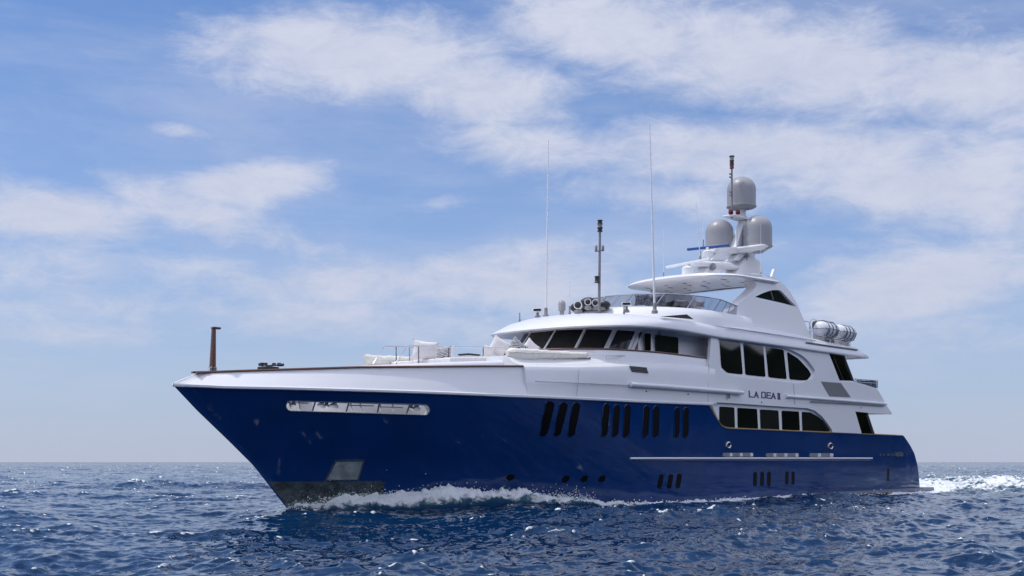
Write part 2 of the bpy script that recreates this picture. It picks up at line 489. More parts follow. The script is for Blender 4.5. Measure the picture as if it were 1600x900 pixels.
me = bpy.data.meshes.new('slot_cut'); bm.to_mesh(me); bm.free()
cut = bpy.data.objects.new('slot_cut', me); sc.collection.objects.link(cut); cut.parent = Y
bo = hull.modifiers.new('slot', 'BOOLEAN'); bo.operation = 'DIFFERENCE'; bo.solver = 'EXACT'; bo.object = cut
bm = bmesh.new(); rows = []
for x in np.linspace(2.5, 12.9, 40):
    bb = max(.06, hull_b(x, 3.2) - .24); bt_ = max(.08, hull_b(x, 4.2) - .30)
    rows.append([Vector((x, -bb, 3.1)), Vector((x, -bt_, 4.8)), Vector((x, bt_, 4.8)), Vector((x, bb, 3.1))])
a_grid(bm, rows, close_v=True, cap=True); bmesh.ops.recalc_face_normals(bm, faces=bm.faces[:])
bmesh.ops.translate(bm, verts=bm.verts[:], vec=-Y.location)
me = bpy.data.meshes.new('well_cut'); bm.to_mesh(me); bm.free()
cut2 = bpy.data.objects.new('well_cut', me); sc.collection.objects.link(cut2); cut2.parent = Y
bo = hull.modifiers.new('well', 'BOOLEAN'); bo.operation = 'DIFFERENCE'; bo.solver = 'EXACT'; bo.object = cut2
bpy.context.view_layer.update()
dg = bpy.context.evaluated_depsgraph_get()
nm = bpy.data.meshes.new_from_object(hull.evaluated_get(dg))
hull.modifiers.clear(); hull.data = nm; nm.name = 'hull'
bpy.data.objects.remove(cut); bpy.data.objects.remove(cut2)
for p in nm.polygons:
    c = p.center + Y.location
    p.use_smooth = True
    if 2.0 < c.x < 13.2 and abs(c.y) < hull_b(c.x, c.z) - 0.05 and 2.9 < c.z < 4.6: p.material_index = 1
try: nm.set_sharp_from_angle(angle=math.radians(28))
except Exception: pass

# steel rim and what shows inside the slot
bm = bmesh.new(); rim = [on_hull(x, y, 0.012) for x, y in slot_outline(0.3)]
a_tube(bm, rim + rim[:2], 0.022, 6); put('slot_rim', bm, STEEL, Y)
for (a, b) in (((493.4, 627.5), (488.5, 642.5)), ((545.7, 629), (541.3, 643.7)), ((593.3, 630.5), (590, 645)), ((641, 632), (635.5, 646.7))):
    bm = bmesh.new(); p, q = on_hull(*a, -0.03), on_hull(*b, -0.03)
    a_bar(bm, p, q, 0.05, 0.035); put('slot_mullion', bm, STEEL, Y)
for (px, rr, dk) in ((507, .15, 0), (515, .11, 1), (527, .16, 0), (648, .11, 1), (657, .15, 0), (463, .10, 1)):
    p = on_hull(px, 636 + (px - 560) * .028, -0.30); bm = bmesh.new()
    a_lathe(bm, [(rr, -.17), (rr, -.10), (rr * .6, -.06), (rr * .6, .06), (rr, .10), (rr, .17)], p, (0.35, .2, 1), 16)
    put('mooring_bollard', bm, STEEL if dk else WHITE, Y)
for (x0, x1, yy, px_) in ((447, 485, 633.5, (455, 470)), (546, 588, 637.5, (551, 566)), (594, 634, 640, (597, 617))):
    bm = bmesh.new(); a_tube(bm, [on_hull(x0, yy, -.23), on_hull(x1, yy + 1, -.23)], .022, 6)
    for px in px_: a_tube(bm, [on_hull(px, 632, -.24), on_hull(px + 2.5, 646, -.24)], .03, 6)
    put('mooring_rail', bm, STEEL, Y)
for px in (566, 575, 470, 479):
    bm = bmesh.new(); p = on_hull(px, 631.5 + (px - 470) * .02, -.33); a_box(bm, p, (.16, .12, .10)); put('rope_coil', bm, BLACK, Y)

# polished plate on the stem with the anchor pocket
bm = bmesh.new(); rows = []
for i in range(25):
    u = i / 24; r_ = []
    for j in range(13):
        v = j / 12; z = 1.12 - 1.9 * v
        xs = interp(z, STEM); x1 = 8.1
        x = xs + 0.02 + (x1 - xs) * u
        n_ = hull_n(x, z); r_.append(Vector((x, -hull_b(x, z), z)) + n_ * (0.010 if 0 < i < 24 and j > 0 else 0.0))
    rows.append(r_)
a_grid(bm, rows); put('bow_plate', bm, PLATE, Y)
pk = [(523, 718), (570, 717.5), (560, 750), (506, 751)]
bm = bmesh.new(); inner = [(525.5, 720.5), (567, 720), (558, 748.5), (510, 749)]
hull_plate(bm, dense(pk, 9), .035, -.02, [dense(inner, 9)]); fr = put('anchor_pocket', bm, STEEL, Y)
bm = bmesh.new(); hull_plate(bm, dense(inner, 9), .016, -.02); put('anchor_plate', bm, PALE, fr)

# rub ledge under the white bulwark
bm = bmesh.new(); rows = []
for i in range(110):
    x = 0.0 + 26.2 * (i / 109) ** 1.2; z = interp(x, SHEER); b = hull_b(x, min(z, 4.32)); nx = hull_n(max(x, .1), 4.2)
    nn = Vector((nx.x, nx.y, 0)).normalized(); p = Vector((x, -b, z))
    nn = nn * min(1, .35 + x * .8)
    if i == 0: p = Vector((.03, -.03, z)); nn = Vector((-.2, -.28, 0))
    rows.append([p + Vector((0, 0, -.055)) - nn * .05, p + Vector((0, 0, -.055)) + nn * .035, p + Vector((0, 0, -.03)) + nn * .07, p + Vector((0, 0, .035)) + nn * .075, p + Vector((0, 0, .065)) + nn * .04, p + Vector((0, 0, .075)) - nn * .06])
a_grid(bm, rows, close_v=True, cap=True)
g0 = bm.verts[:]
r2 = bmesh.ops.duplicate(bm, geom=bm.verts[:] + bm.edges[:] + bm.faces[:])
for v in [e for e in r2['geom'] if isinstance(e, bmesh.types.BMVert)]: v.co.y = -v.co.y
put('rub_ledge', bm, WHITE, Y)

# white bulwark of the foredeck with its deck
CAPZ = [(0.5, 4.70), (.93, 4.73), (1.4, 4.765), (2.75, 4.865), (4.4, 4.98), (6.2, 5.11), (8.65, 5.235), (11.45, 5.39), (13.4, 5.49)]
def cap_b(x): return max(0.015, hull_b(max(0, x - .85), 4.33) - .17) if x > .93 else 0.015
bm = bmesh.new(); rows = []
NB = 90
for i in range(NB + 1):
    u = (i / NB) ** 1.25; xb = 13.25 * u; xt = .93 + (13.25 - .93) * u
    xt = xb + .93 * (1 - u) ** 3
    zb = interp(xb, SHEER) + .05; zt = interp(xt, CAPZ); bb = hull_b(xb, 4.33); bt = cap_b(xt)
    fm = float(np.interp(xb, [0, 5, 8, 11, 13.25], [.93, .92, .84, .66, .42]))
    zm = zb + (zt - zb) * fm; bmid = bt + (bb - bt) * (1 - fm) * .55 + .012
    xm = xb + (xt - xb) * fm
    f1 = .5; q1 = Vector((xb + (xm - xb) * f1, -(bb + (bmid - bb) * f1 + .02), zb + (zm - zb) * f1))
    bi = max(0.01, bt - .22)
    port = [Vector((xb, -bb, zb)), q1, Vector((xm, -bmid, zm)), Vector((xt, -bt, zt)), Vector((xt, -bi, zt)), Vector((xb, -max(.004, min(bi, bb - .32)), zb - .06))]
    rows.append(port)
a_grid(bm, rows, close_v=True, cap=True)
r2 = bmesh.ops.duplicate(bm, geom=bm.verts[:] + bm.edges[:] + bm.faces[:])
for v in [e for e in r2['geom'] if isinstance(e, bmesh.types.BMVert)]: v.co.y = -v.co.y
put('bulwark', bm, WHITE, Y, angle=22)
# teak cap rail
bm = bmesh.new(); rows = []
for i in range(80):
    u = (i / 79) ** 1.2; x = .82 + (13.2 - .82) * u; z = interp(x, CAPZ); b = cap_b(x) + .05
    if x < 1.3: b = .05 + .10 * (x - .8) / .5
    c = Vector((x, -b, z)); rows.append([c + Vector((0, dy_, dz_)) for dy_, dz_ in ((0.0, .002), (-.03, .03), (0, .062), (.22, .062), (.25, .03), (.22, .002))])
a_grid(bm, rows, close_v=True, cap=True)
r2 = bmesh.ops.duplicate(bm, geom=bm.verts[:] + bm.edges[:] + bm.faces[:])
for v in [e for e in r2['geom'] if isinstance(e, bmesh.types.BMVert)]: v.co.y = -v.co.y
put('cap_rail', bm, TEAK, Y)
# jackstaff
bm = bmesh.new(); p0, p1 = at_y(332, 580, 0), at_y(334, 513.5, 0)
a_tube(bm, [p0, p0.lerp(p1, .5), p1], .115, 14, .075); js = put('jackstaff', bm, TEAK, Y)
bm = bmesh.new(); a_lathe(bm, [(.15, -.06), (.15, .12), (.125, .14)], p0, (0, 0, 1), 16); put('staff_socket', bm, STEEL, js)
bm = bmesh.new(); a_box(bm, p1 + Vector((.06, -.04, .02)), (.30, .16, .07)); put('staff_truck', bm, TEAK, js, bevel=.015)

# white shell of the deckhouse, x 13.2 .. 26.6
ZE = [(13.2, 5.49), (16, 5.62), (18.3, 5.78), (20, 5.93), (22.3, 6.13), (24, 6.18), (27, 6.2)]
YW = [(13.2, 2.9), (17.5, 2.95), (19.5, 3.1), (22.3, 3.45), (24, 3.72), (27, 3.8)]
bm = bmesh.new(); rows = []
for i in range(61):
    x = 13.2 + (26.6 - 13.2) * i / 60; zb = interp(x, SHEER) + .05; ze = interp(x, ZE); b0 = hull_b(x, 4.33)
    se = min(side(ze), b0 - .08 - .02 * max(0, 17 - x)); yw = interp(x, YW); fl = float(np.interp(x, [13, 20, 24], [1, .8, .15]))
    prof = [(b0, zb), (b0 + (se - b0) * .45 + .015, zb + (ze - zb) * .4), (b0 + (se - b0) * .8 + .02, zb + (ze - zb) * .8), (se, ze - .02), (se - .025, ze + .012), (se - .12, ze + .045),
            (se - .12 - (se - .12 - yw) * .35, ze + .045 + .07 * fl), (se - .12 - (se - .12 - yw) * .7, ze + .045 + .17 * fl), (yw, ze + .045 + .34 * fl), (yw - .35, ze + .38 * fl + .1), (1.2, ze + .42 * fl + .1)]
    port = [Vector((x, -a, z)) for a, z in prof]
    rows.append(port + [Vector((p.x, -p.y, p.z)) for p in reversed(port)])
a_grid(bm, rows, close_v=True, cap=True)
put('deckhouse_shell', bm, WHITE, Y, angle=35)

# raised trunk of the foredeck lounge
bm = bmesh.new(); rows = []
TZ = [(5.6, 5.12), (7, 5.27), (10.8, 5.60), (14, 5.85), (16, 5.96), (18.2, 6.12)]
TB = [(5.6, .5), (6.0, 1.0), (7, 1.5), (9, 2.0), (11, 2.35), (13, 2.6), (16, 2.8), (18.2, 2.9)]
for i in range(50):
    x = 5.6 + 12.4 * i / 49; z = interp(x, TZ); b = interp(x, TB)
    port = [(b + .05, 3.05), (b + .05, z - .14), (b, z - .04), (b - .10, z), (0, z + .03)]
    port = [Vector((x, -a, c)) for a, c in port]
    rows.append(port + [Vector((p.x, -p.y, p.z)) for p in reversed(port)])
a_grid(bm, rows, close_v=True, cap=True)
put('foredeck_trunk', bm, WHITE, Y, angle=50)
# sun pads on it
for (x0, x1, y0, y1) in ((11.2, 15.6, -1.7, -.1), (11.2, 15.6, .1, 1.7)):
    bm = bmesh.new(); a_box(bm, ((x0 + x1) / 2, (y0 + y1) / 2, 5.87), (x1 - x0, y1 - y0, .24), Matrix.Rotation(-math.atan(.075), 3, 'Y'))
    put('sun_pad', bm, CUSH, Y, bevel=.06)

# ledge with teak rail round the wheelhouse front
bm = bmesh.new(); rows = []
o1 = nose(18.0, 3.78, 6.0, 2.5, 27.4, 48); o0 = nose(17.75, 3.86, 6.2, 2.5, 27.4, 48); oi = nose(18.25, 3.55, 6.0, 2.5, 27.4, 48)
a_grid(bm, [[Vector((x, y, 5.9)) for x, y in o0], [Vector((x, y, 6.3)) for x, y in o0], [Vector((x, y, 6.62)) for x, y in o1], [Vector((x, y, 6.62)) for x, y in oi], [Vector((x, y, 5.9)) for x, y in oi]])
put('bridge_ledge', bm, WHITE, Y, angle=60)
bm = bmesh.new(); rows = []
for (x, y), (xi, yi) in zip(o1, oi):
    c = Vector((x, y, 6.625)); n_ = (Vector((x - xi, y - yi, 0))).normalized()
    rows.append([c + n_ * .04, c + n_ * .055 + Vector((0, 0, .03)), c + n_ * .04 + Vector((0, 0, .06)), c - n_ * .2 + Vector((0, 0, .06)), c - n_ * .2])
a_grid(bm, rows, close_v=True, cap=True); put('bridge_rail', bm, TEAK, Y)

# wheelhouse : raked curved front with windows
def wh(y, t):
    """point on the raked front; t 0 at the foot, 1 at the head"""
    f, h_, a = 18.0 + .85 * t, 3.06 - .08 * t, 5.2 - .6 * t
    yy = y * h_ / 3.06
    return Vector((sell(f, h_, a, 2.15, yy), yy, 6.55 + (1.04 + .07 * min(1, abs(y) / 3)) * t))
def to_px(p):
    d = np.array([p.x, p.y]) - CAM; return 800 + FPX * float(d @ RGT) / float(d @ FWD)
def wh_y(px, t):
    lo, hi = 2.2, -3.05
    for _ in range(40):
        m = (lo + hi) / 2
        if to_px(wh(m, t)) < px: lo = m
        else: hi = m
    return (lo + hi) / 2
bm = bmesh.new()
ys = [3.06 * math.sin(-math.pi / 2 + math.pi * i / 64) for i in range(65)]
a_grid(bm, [[wh(y, -.1) for y in ys], [wh(y, 1.08) for y in ys]])
for s in (-1, 1):
    v = [bm.verts.new(p) for p in (Vector((23.4, 3.05 * s, 6.3)), Vector((27.3, 3.05 * s, 6.3)), Vector((27.3, 3.05 * s, 7.75)), Vector((23.6, 2.96 * s, 7.78)))]
    bm.faces.new(v)
v = [bm.verts.new(p) for p in (Vector((27.3, -3.2, 6.3)), Vector((27.3, 3.2, 6.3)), Vector((27.3, 3.2, 7.75)), Vector((27.3, -3.2, 7.75)))]; bm.faces.new(v)
put('wheelhouse', bm, WHITE, Y)
MP = [(811, 829.4), (851, 868), (899, 914), (945.6, 960.6), (985, 999.4)]
MUL = [(2.9, 2.9), (2.3, 2.3)] + [(wh_y(pb, .18), wh_y(pt, .95)) for pb, pt in MP] + [(wh_y(1003, .18), wh_y(1003, .95))]
MUL[1] = (MUL[2][0] + 1.1, MUL[2][1] + 1.1)
for (b0, t0), (b1, t1) in zip(MUL, MUL[1:]):
    bm = bmesh.new(); rows = []
    gb, gt = .05, .05
    if b1 < -2.9: gb = gt = .03
    for i in range(9):
        u = i / 8; r_ = []
        for j in range(5):
            t = .17 + (.95 - .17) * j / 4; e0 = b0 + (t0 - b0) * t - gb; e1 = b1 + (t1 - b1) * t + gb
            y = e0 + (e1 - e0) * u; p = wh(y, t); q = wh(y - .01, t) - wh(y + .01, t); n_ = Vector((-q.y, q.x, 0)).normalized()
            if n_.x > 0 and abs(y) < 2.5: n_ = -n_
            if abs(y) >= 2.5: n_ = Vector((-.45, math.copysign(.9, y), 0))
            r_.append(p + n_ * .014)
        rows.append(r_)
    a_grid(bm, rows); put('wheelhouse_window', bm, GLASS, Y)
for b0, t0 in MUL[1:-1]:
    bm = bmesh.new(); p, q = wh(b0, .12), wh(t0, 1.0); n_ = Vector((-.7, -.35 if b0 < .5 else .1, 0)).normalized()
    a_bar(bm, p + n_ * .03, q + n_ * .03, .07, .04); put('window_mullion', bm, WHITE, Y, bevel=.01)
for pts in ([(1009, 520.5), (1017, 521), (1017, 549), (1009, 548.5)], [(1025.5, 523), (1060, 527), (1060, 556), (1025.5, 553)]):
    bm = bmesh.new(); y_plate(bm, fillet(pts, 2.5), (), -3.125, .05); put('wheelhouse_side_window', bm, GLASS, Y)
# wiper
bm = bmesh.new(); a_tube(bm, [wh(MUL[3][0] - .12, .16) + Vector((-.06, -.03, 0)), wh(MUL[3][1] - .05, .6) + Vector((-.06, -.03, 0)), wh(MUL[3][1] - .04, .85) + Vector((-.06, -.03, 0))], .012, 6); put('wiper', bm, BLACK, Y)

# roof over the wheelhouse : the big white brow and the sun deck slab
XE = 43.0
def zcr(x): return float(np.interp(x, [19, 22, 26, 43], [8.36, 8.24, 8.19, 8.23]))
def aft_ring(front, half, a, n, z, xe):
    P = nose(front, half, a, n, xe, 56, 24); o = []
    for x, y in P: o.append(Vector((x, y, z(x) if callable(z) else z)))
    return o
bm = bmesh.new()
zb_ = lambda x: float(np.interp(x, [18, 19, 20, 22, 24, 26.7, 43.2], [7.54, 7.57, 7.62, 7.69, 7.71, 7.65, 7.72]))
R0 = aft_ring(18.9, 3.6, 4.4, 2.6, lambda x: zb_(x) + .02, 43.0)
R1 = aft_ring(17.98, 3.99, 4.3, 2.7, lambda x: zb_(x) - .02, 43.12)
R1b = aft_ring(17.9, 4.04, 4.3, 2.7, lambda x: zb_(x) + .03, 43.1)
R1c = aft_ring(17.98, 4.04, 4.3, 2.7, lambda x: zb_(x) + .10, 43.0)
R2a = aft_ring(18.75, 3.98, 4.8, 2.6, lambda x: zb_(x) + .62 * (zcr(x) - zb_(x)), 42.2)
R2 = aft_ring(19.55, 3.90, 5.2, 2.5, lambda x: zcr(x) - .02, 41.75)
R3 = aft_ring(19.9, 3.80, 5.2, 2.5, lambda x: zcr(x) + .03, 41.6)
R4 = aft_ring(22.0, 2.6, 5.5, 2.2, lambda x: zcr(x) + .12, 41.4)
R5 = [Vector((p.x, 0, p.z + .06)) for p in R4]
U5 = [Vector((p.x, 0, p.z)) for p in R0]
a_grid(bm, [U5, R0, R1, R1b, R1c, R2a, R2, R3, R4, R5])
ends = []
vs_all = bm.verts[:]; nper = len(R0)
for k in (0, nper - 1):
    ring = [vs_all[i * nper + k] for i in range(10)]
    try: bm.faces.new(ring)
    except ValueError: pass
v1 = [vs_all[i * nper] for i in range(10)]; v2 = [vs_all[i * nper + nper - 1] for i in range(10)]
for i in range(9):
    try: bm.faces.new([v1[i], v1[i + 1], v2[i + 1], v2[i]])
    except ValueError: pass
bmesh.ops.remove_doubles(bm, verts=bm.verts[:], dist=.0005)
put('bridge_roof', bm, WHITE, Y, angle=40)
# cream non-slip areas of the roof
bm = bmesh.new()
Q0 = [p + Vector((.12, 0, .012)) for p in aft_ring(19.95, 3.7, 5.2, 2.5, lambda x: zcr(x) + .035, 26)]
Q1 = [p + Vector((.0, 0, .012)) for p in aft_ring(22.0, 2.6, 5.5, 2.2, lambda x: zcr(x) + .12, 26)]
a_grid(bm, [Q0, Q1]); put('nonslip_deck', bm, DECK, Y)
# black plate painted in as the shade where sun deck wing meets roof
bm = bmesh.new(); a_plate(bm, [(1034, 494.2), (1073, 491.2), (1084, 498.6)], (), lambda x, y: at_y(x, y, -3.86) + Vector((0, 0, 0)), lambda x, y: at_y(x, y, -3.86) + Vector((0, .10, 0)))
put('roof_recess_shade', bm, BLACK, Y, smooth=False)

# sun deck coaming
bm = bmesh.new()
K0 = aft_ring(22.0, 3.86, 5.0, 2.2, 8.2, 30.5); K1 = aft_ring(22.15, 3.80, 5.0, 2.1, 8.55, 30.5); K2 = aft_ring(22.45, 3.70, 4.8, 2.0, lambda x: 8.86 + .0 * x, 30.5)
K3 = aft_ring(22.75, 3.6, 4.7, 2.0, 8.95, 30.5); K4 = aft_ring(23.1, 3.35, 4.5, 2.0, 8.93, 30.5); K5 = aft_ring(23.3, 3.3, 4.5, 2.0, 8.2, 30.5)
a_grid(bm, [K0, K1, K2, K3, K4, K5]); put('sun_deck_coaming', bm, WHITE, Y, angle=60)
# tinted wind screen and its rail
def ws_top(x): return float(np.interp(x, [23.5, 24.5, 26.4, 28.0, 29.4], [9.62, 9.64, 9.62, 9.58, 9.42]))
T0 = aft_ring(22.85, 3.56, 4.6, 2.0, 8.94, 29.3); T1 = aft_ring(23.75, 3.5, 4.5, 2.0, ws_top, 29.5)
bm = bmesh.new(); a_grid(bm, [T0, T1]); put('wind_screen', bm, TINT, Y)
bm = bmesh.new(); a_tube(bm, T1, .03, 8); put('screen_rail', bm, STEEL, Y)
for k in range(4, len(T0) - 4, 7):
    bm = bmesh.new(); a_tube(bm, [T0[k], T1[k]], .028, 6); put('screen_post', bm, GREY, Y)

# wide upper side aft with the window openings, port and starboard
open_up = fillet([(1122, 527.5), (1160, 532), (1195, 537.3), (1228, 543), (1258, 557), (1275, 580), (1270, 592), (1250, 598.5), (1228, 596.5), (1136, 586), (1126, 577)], [3, 2, 4, 14, 14, 9, 6, 6, 3, 6, 4], 5)
arc = [(1105, 632.2), (1110, 629.6), (1120, 628.8), (1160, 631.2), (1200, 634), (1240, 636.6), (1262, 638), (1274, 642), (1285, 651), (1294, 663), (1299.5, 671), (1301, 675.5)]
outl = arc + [(1346.5, 677.5), (1336.6, 643.0), (1357, 645), (1394, 647.3), (1371, 607.5), (1352, 601), (1335, 596.5), (1312, 594.5), (1295, 551.5), (1296, 545), (1200, 533), (1112, 521), (1106, 600)]
for s in (-1, 1):
    bm = bmesh.new(); side_plate(bm, outl, [open_up], 0.0, .16)
    if s > 0:
        for v in bm.verts: v.co.y = -v.co.y
    put('upper_side_wall', bm, WHITE, Y, smooth=False, bevel=.012)
# recessed inner walls
bm = bmesh.new(); side_plate(bm, [(1116, 522), (1250, 540), (1285, 560), (1285, 600), (1240, 604), (1116, 590)], (), .13, .05); put('window_surround', bm, WHITE, Y, smooth=False)
UW = [[(1124.3, 531.3), (1156.6, 535.2), (1160.8, 585), (1136.5, 582.6), (1127.2, 574)], [(1161.5, 536.2), (1192.5, 540.5), (1196.3, 589), (1165, 585.6)],
      [(1196.6, 541.8), (1224.5, 546.6), (1229.5, 592.5), (1201, 589.5)], [(1230, 549.5), (1247, 560), (1262, 576), (1268, 585.5), (1262, 593.5), (1256, 594.5), (1234, 592.8)]]
for q in UW:
    bm = bmesh.new(); side_plate(bm, fillet(q, 3), (), .112, .05); put('upper_deck_window', bm, GLASS, Y, smooth=False)
# main deck recess
bm = bmesh.new(); side_plate(bm, [(1106, 620), (1310, 640), (1310, 677), (1290, 674.5), (1140, 669), (1122, 655)], (), .15, .05); put('main_deck_wall', bm, WHITE, Y, smooth=False)
LW = [[(1124, 635), (1147.5, 636.5), (1148.6, 669), (1124.6, 667.5)], [(1152.3, 637), (1183, 639), (1184.7, 671), (1153, 669.4)], [(1187.5, 639.6), (1216.5, 641.3), (1218, 672.3), (1188.7, 671)],
      [(1221.5, 641.4), (1248.5, 643), (1250, 673.3), (1222.5, 672.4)], [(1253, 643.3), (1266, 644.3), (1280, 652), (1292, 663), (1297, 673), (1295, 675), (1254, 673.7)]]
for q in LW:
    bm = bmesh.new(); side_plate(bm, fillet(q, 2.5), (), .132, .05); put('main_deck_window', bm, GLASS, Y, smooth=False)
# side deck floor inside the recess and gold capping of the blue side
bm = bmesh.new(); a_box(bm, (37.5, 0, 3.30), (20.2, 7.4, .06)); put('main_deck', bm, TEAK, Y)
bm = bmesh.new(); rows = []
for x in np.concatenate([np.linspace(25.8, 28, 24), np.linspace(28.4, 47.8, 40)]):
    z = interp(x, HTOP); b = hull_b(x, z); rows.append([Vector((x, -b - .025, z + .0)), Vector((x, -b - .035, z + .03)), Vector((x, -b - .01, z + .055)), Vector((x, -b + .22, z + .055)), Vector((x, -b + .22, z))])
a_grid(bm, rows, close_v=True, cap=True); put('gunwale_trim', bm, GOLD, Y)

# aft glass wings, overhang undersides and aft bulkheads
for nm_, q, ins in (('upper_wing_glass', [(1296, 552), (1319, 554), (1335, 595.5), (1312.6, 594.5)], .06), ('lower_wing_glass', [(1337.3, 643.5), (1356, 645), (1367, 678), (1346.8, 677)], .06)):
    bm = bmesh.new(); side_plate(bm, q, (), ins, .03); put(nm_, bm, SMOKE, Y, smooth=False)
bm = bmesh.new(); a_box(bm, (42.2, 0, 4.69), (8.6, 7.5, .12)); put('upper_deck_slab', bm, WHITE, Y)
bm = bmesh.new(); xz_plate(bm, [(42.0, 4.62), (46.6, 4.62), (44.6, 5.95), (41.6, 6.2), (41.6, 4.9)], (), -3.80, -3.70)
put('aft_bulwark_lining', bm, WHITE, Y, smooth=False)
bm = bmesh.new(); a_plate(bm, [(-3.9, 4.66), (3.9, 4.66), (3.75, 6.0), (-3.75, 6.0)], (), lambda y, z: Vector((46.6 - (z - 4.66) * 1.5, y, z)), lambda y, z: Vector((46.5 - (z - 4.66) * 1.5, y, z)))
put('aft_bulwark', bm, WHITE, Y, smooth=False)
for (x, z0, z1, yy) in ((40.0, 4.75, 7.66, 3.3), (42.6, 3.3, 4.62, 3.4)):
    bm = bmesh.new(); a_box(bm, (x - 1.6, 0, (z0 + z1) / 2), (.12, yy * 2, z1 - z0)); bh = put('aft_bulkhead', bm, WHITE, Y)
    bm = bmesh.new(); a_box(bm, (x - 1.53, 0, (z0 + z1) / 2), (.06, yy * 1.5, (z1 - z0) * .8)); put('saloon_door', bm, GLASS, bh)
    bm = bmesh.new(); a_box(bm, (x + .35, -3.45, (z0 + z1) / 2), (.20, .25, z1 - z0)); put('wing_post', bm, GREY, Y)
# side details
bm = bmesh.new(); side_plate(bm, [(1282.5, 596), (1314, 598.5), (1329.5, 621), (1296, 619.5)], (), -.008, .05); put('exhaust_grille', bm, LOUV, Y, smooth=False)
bm = bmesh.new()
side_plate(bm, [(984, 571.5), (1010.5, 574), (1012.5, 583), (987.5, 580.5)], (), -.03, .25); vt = put('side_vent', bm, GREY, Y, smooth=False)
for k in range(4):
    bm = bmesh.new(); yy = 572.4 + k * 2.35; xx = 984.6 + k * .9
    side_plate(bm, [(xx, yy), (xx + 26, yy + 2.5), (xx + 26.2, yy + 3.9), (xx + .3, yy + 1.3)], (), -.045, .02); put('vent_slot', bm, BLACK, vt, smooth=False)
def side_rail(pts, r, m=WHITE, off=-.05, nm_='side_rail'):
    bm = bmesh.new(); P = [on_side(*p, off) for p in pts]
    a_tube(bm, smooth_path(P, 1), r, 10); return put(nm_, bm, m, Y)
side_rail([(836, 596), (900, 598.2), (985, 602)], .022, STEEL, -.10)
side_rail([(985, 600.5), (1060, 605.5), (1160, 613.5)], .10, WHITE, -.13)
side_rail([(1228, 619), (1300, 624.3), (1384, 631)], .085, WHITE)
side_rail([(1267, 627), (1320, 630), (1382, 634)], .03, GREY, -.08)
side_rail([(1136, 511.3), (1200, 520.5), (1274, 532)], .035, WHITE, -.13, 'roof_rail')
side_rail([(1260, 535), (1300, 541), (1340, 546.5)], .04, GREY, -.14, 'roof_rail')
bm = bmesh.new(); a_box(bm, on_side(1138, 619.5, -.07), (.10, .1, .20)); put('rail_bracket', bm, STEEL, Y)

for pts, off in (([(1108, 568), (1107, 600), (1106, 628)], -.012), ([(905, 577), (903, 600), (901, 619)], -.03), ([(1302, 556), (1318, 594)], -.012), ([(1240, 600), (1242, 632)], -.012)):
    bm = bmesh.new(); a_tube(bm, [on_side(*p, off) for p in pts], .008, 5); put('panel_seam', bm, GREY, Y)
for px, py, mm in ((1010, 611, BLACK), (1075, 616, BLACK), (1190, 628, BLACK), (1345, 637, BLACK)):
    bm = bmesh.new(); a_lathe(bm, [(.035, -.02), (.05, 0), (.03, .02)], on_side(px, py, -.02), (0, -1, 0), 10); put('deck_drain', bm, STEEL, Y)

# ship's name
def stroke(bm, P, th):
    for a, b in zip(P, P[1:]):
        a, b = Vector(a), Vector(b); d = (b - a).normalized(); n_ = Vector((-d.y, d.x)) * th / 2; e = d * th / 2
        q = [a - e + n_, b + e + n_, b + e - n_, a - e - n_]
        side_plate(bm, [(p.x, p.y) for p in q], (), -.014 - random.random() * .004, .02)
def z8(x, y): return (1100 + x / 8, 600 + y / 8)
th = 1.45
for grp in ([[(567, 88), (570, 160), (618, 163)]], [[(634, 164), (655, 100), (680, 170)], [(655, 146), (672, 148)]],
            [[(724, 100), (766, 103), (768, 172), (724, 169), (724, 100)]], [[(832, 110), (789, 107), (789, 174), (834, 178)], [(789, 140), (828, 143)]],
            [[(846, 180), (868, 115), (893, 184)], [(868, 162), (885, 164)]], [[(928, 120), (930, 186)], [(946, 121), (948, 187)], [(924, 119), (950, 121)], [(926, 187), (952, 189)]]):
    bm = bmesh.new()
    for L in grp: stroke(bm, [z8(*p) for p in L], th)
    put('name_letter', bm, NAVY, Y, smooth=False)


# hull ports, slots, hawses, stripe
SL = [((858.5, 633.7), (849.8, 674.5), 7.4), ((880.1, 634.9), (871.2, 675), 6.7), ((900, 635.2), (892.7, 676), 6.4), ((947.2, 636), (943.7, 677), 5.4), ((963.6, 637), (960.7, 677.3), 5.2), ((980.3, 637.4), (978, 678), 5.3),
      ((1010, 638.5), (1007.8, 678.8), 4.9), ((1025.3, 638.9), (1023.8, 679.2), 5), ((1057.9, 640.8), (1056.9, 680), 4.2), ((1071.8, 641.2), (1070.8, 680), 4.5)]
for t, b, hw in SL:
    bm = bmesh.new(); o = stadium(t, b, hw, slant=.5); hull_plate(bm, o, .010, -.04); sw = put('hull_window', bm, PORT, Y, smooth=False)
    bm = bmesh.new(); P = [on_hull(x, y, .012) for x, y in o]; a_tube(bm, P + P[:2], .018, 5); put('window_rim', bm, BLUE, sw)
for t, b, hw in (((1033.4, 744.5), (1030.2, 760), 3.5), ((1048.2, 744.5), (1045.5, 760), 3.6), ((1061.6, 743.5), (1059, 759.5), 3.6), ((1180, 740), (1179.6, 757), 2.7), ((1190.9, 740), (1190.5, 757), 2.7), ((1201.7, 739.5), (1201.2, 757), 2.7), ((1229.8, 739), (1229.4, 755), 2.4), ((1239.4, 739), (1239, 755), 2.3), ((1388, 733.5), (1387.6, 750), 1.7)):
    bm = bmesh.new(); hull_plate(bm, stadium(t, b, hw), .010, -.04); put('hull_slot', bm, PORT, Y, smooth=False)
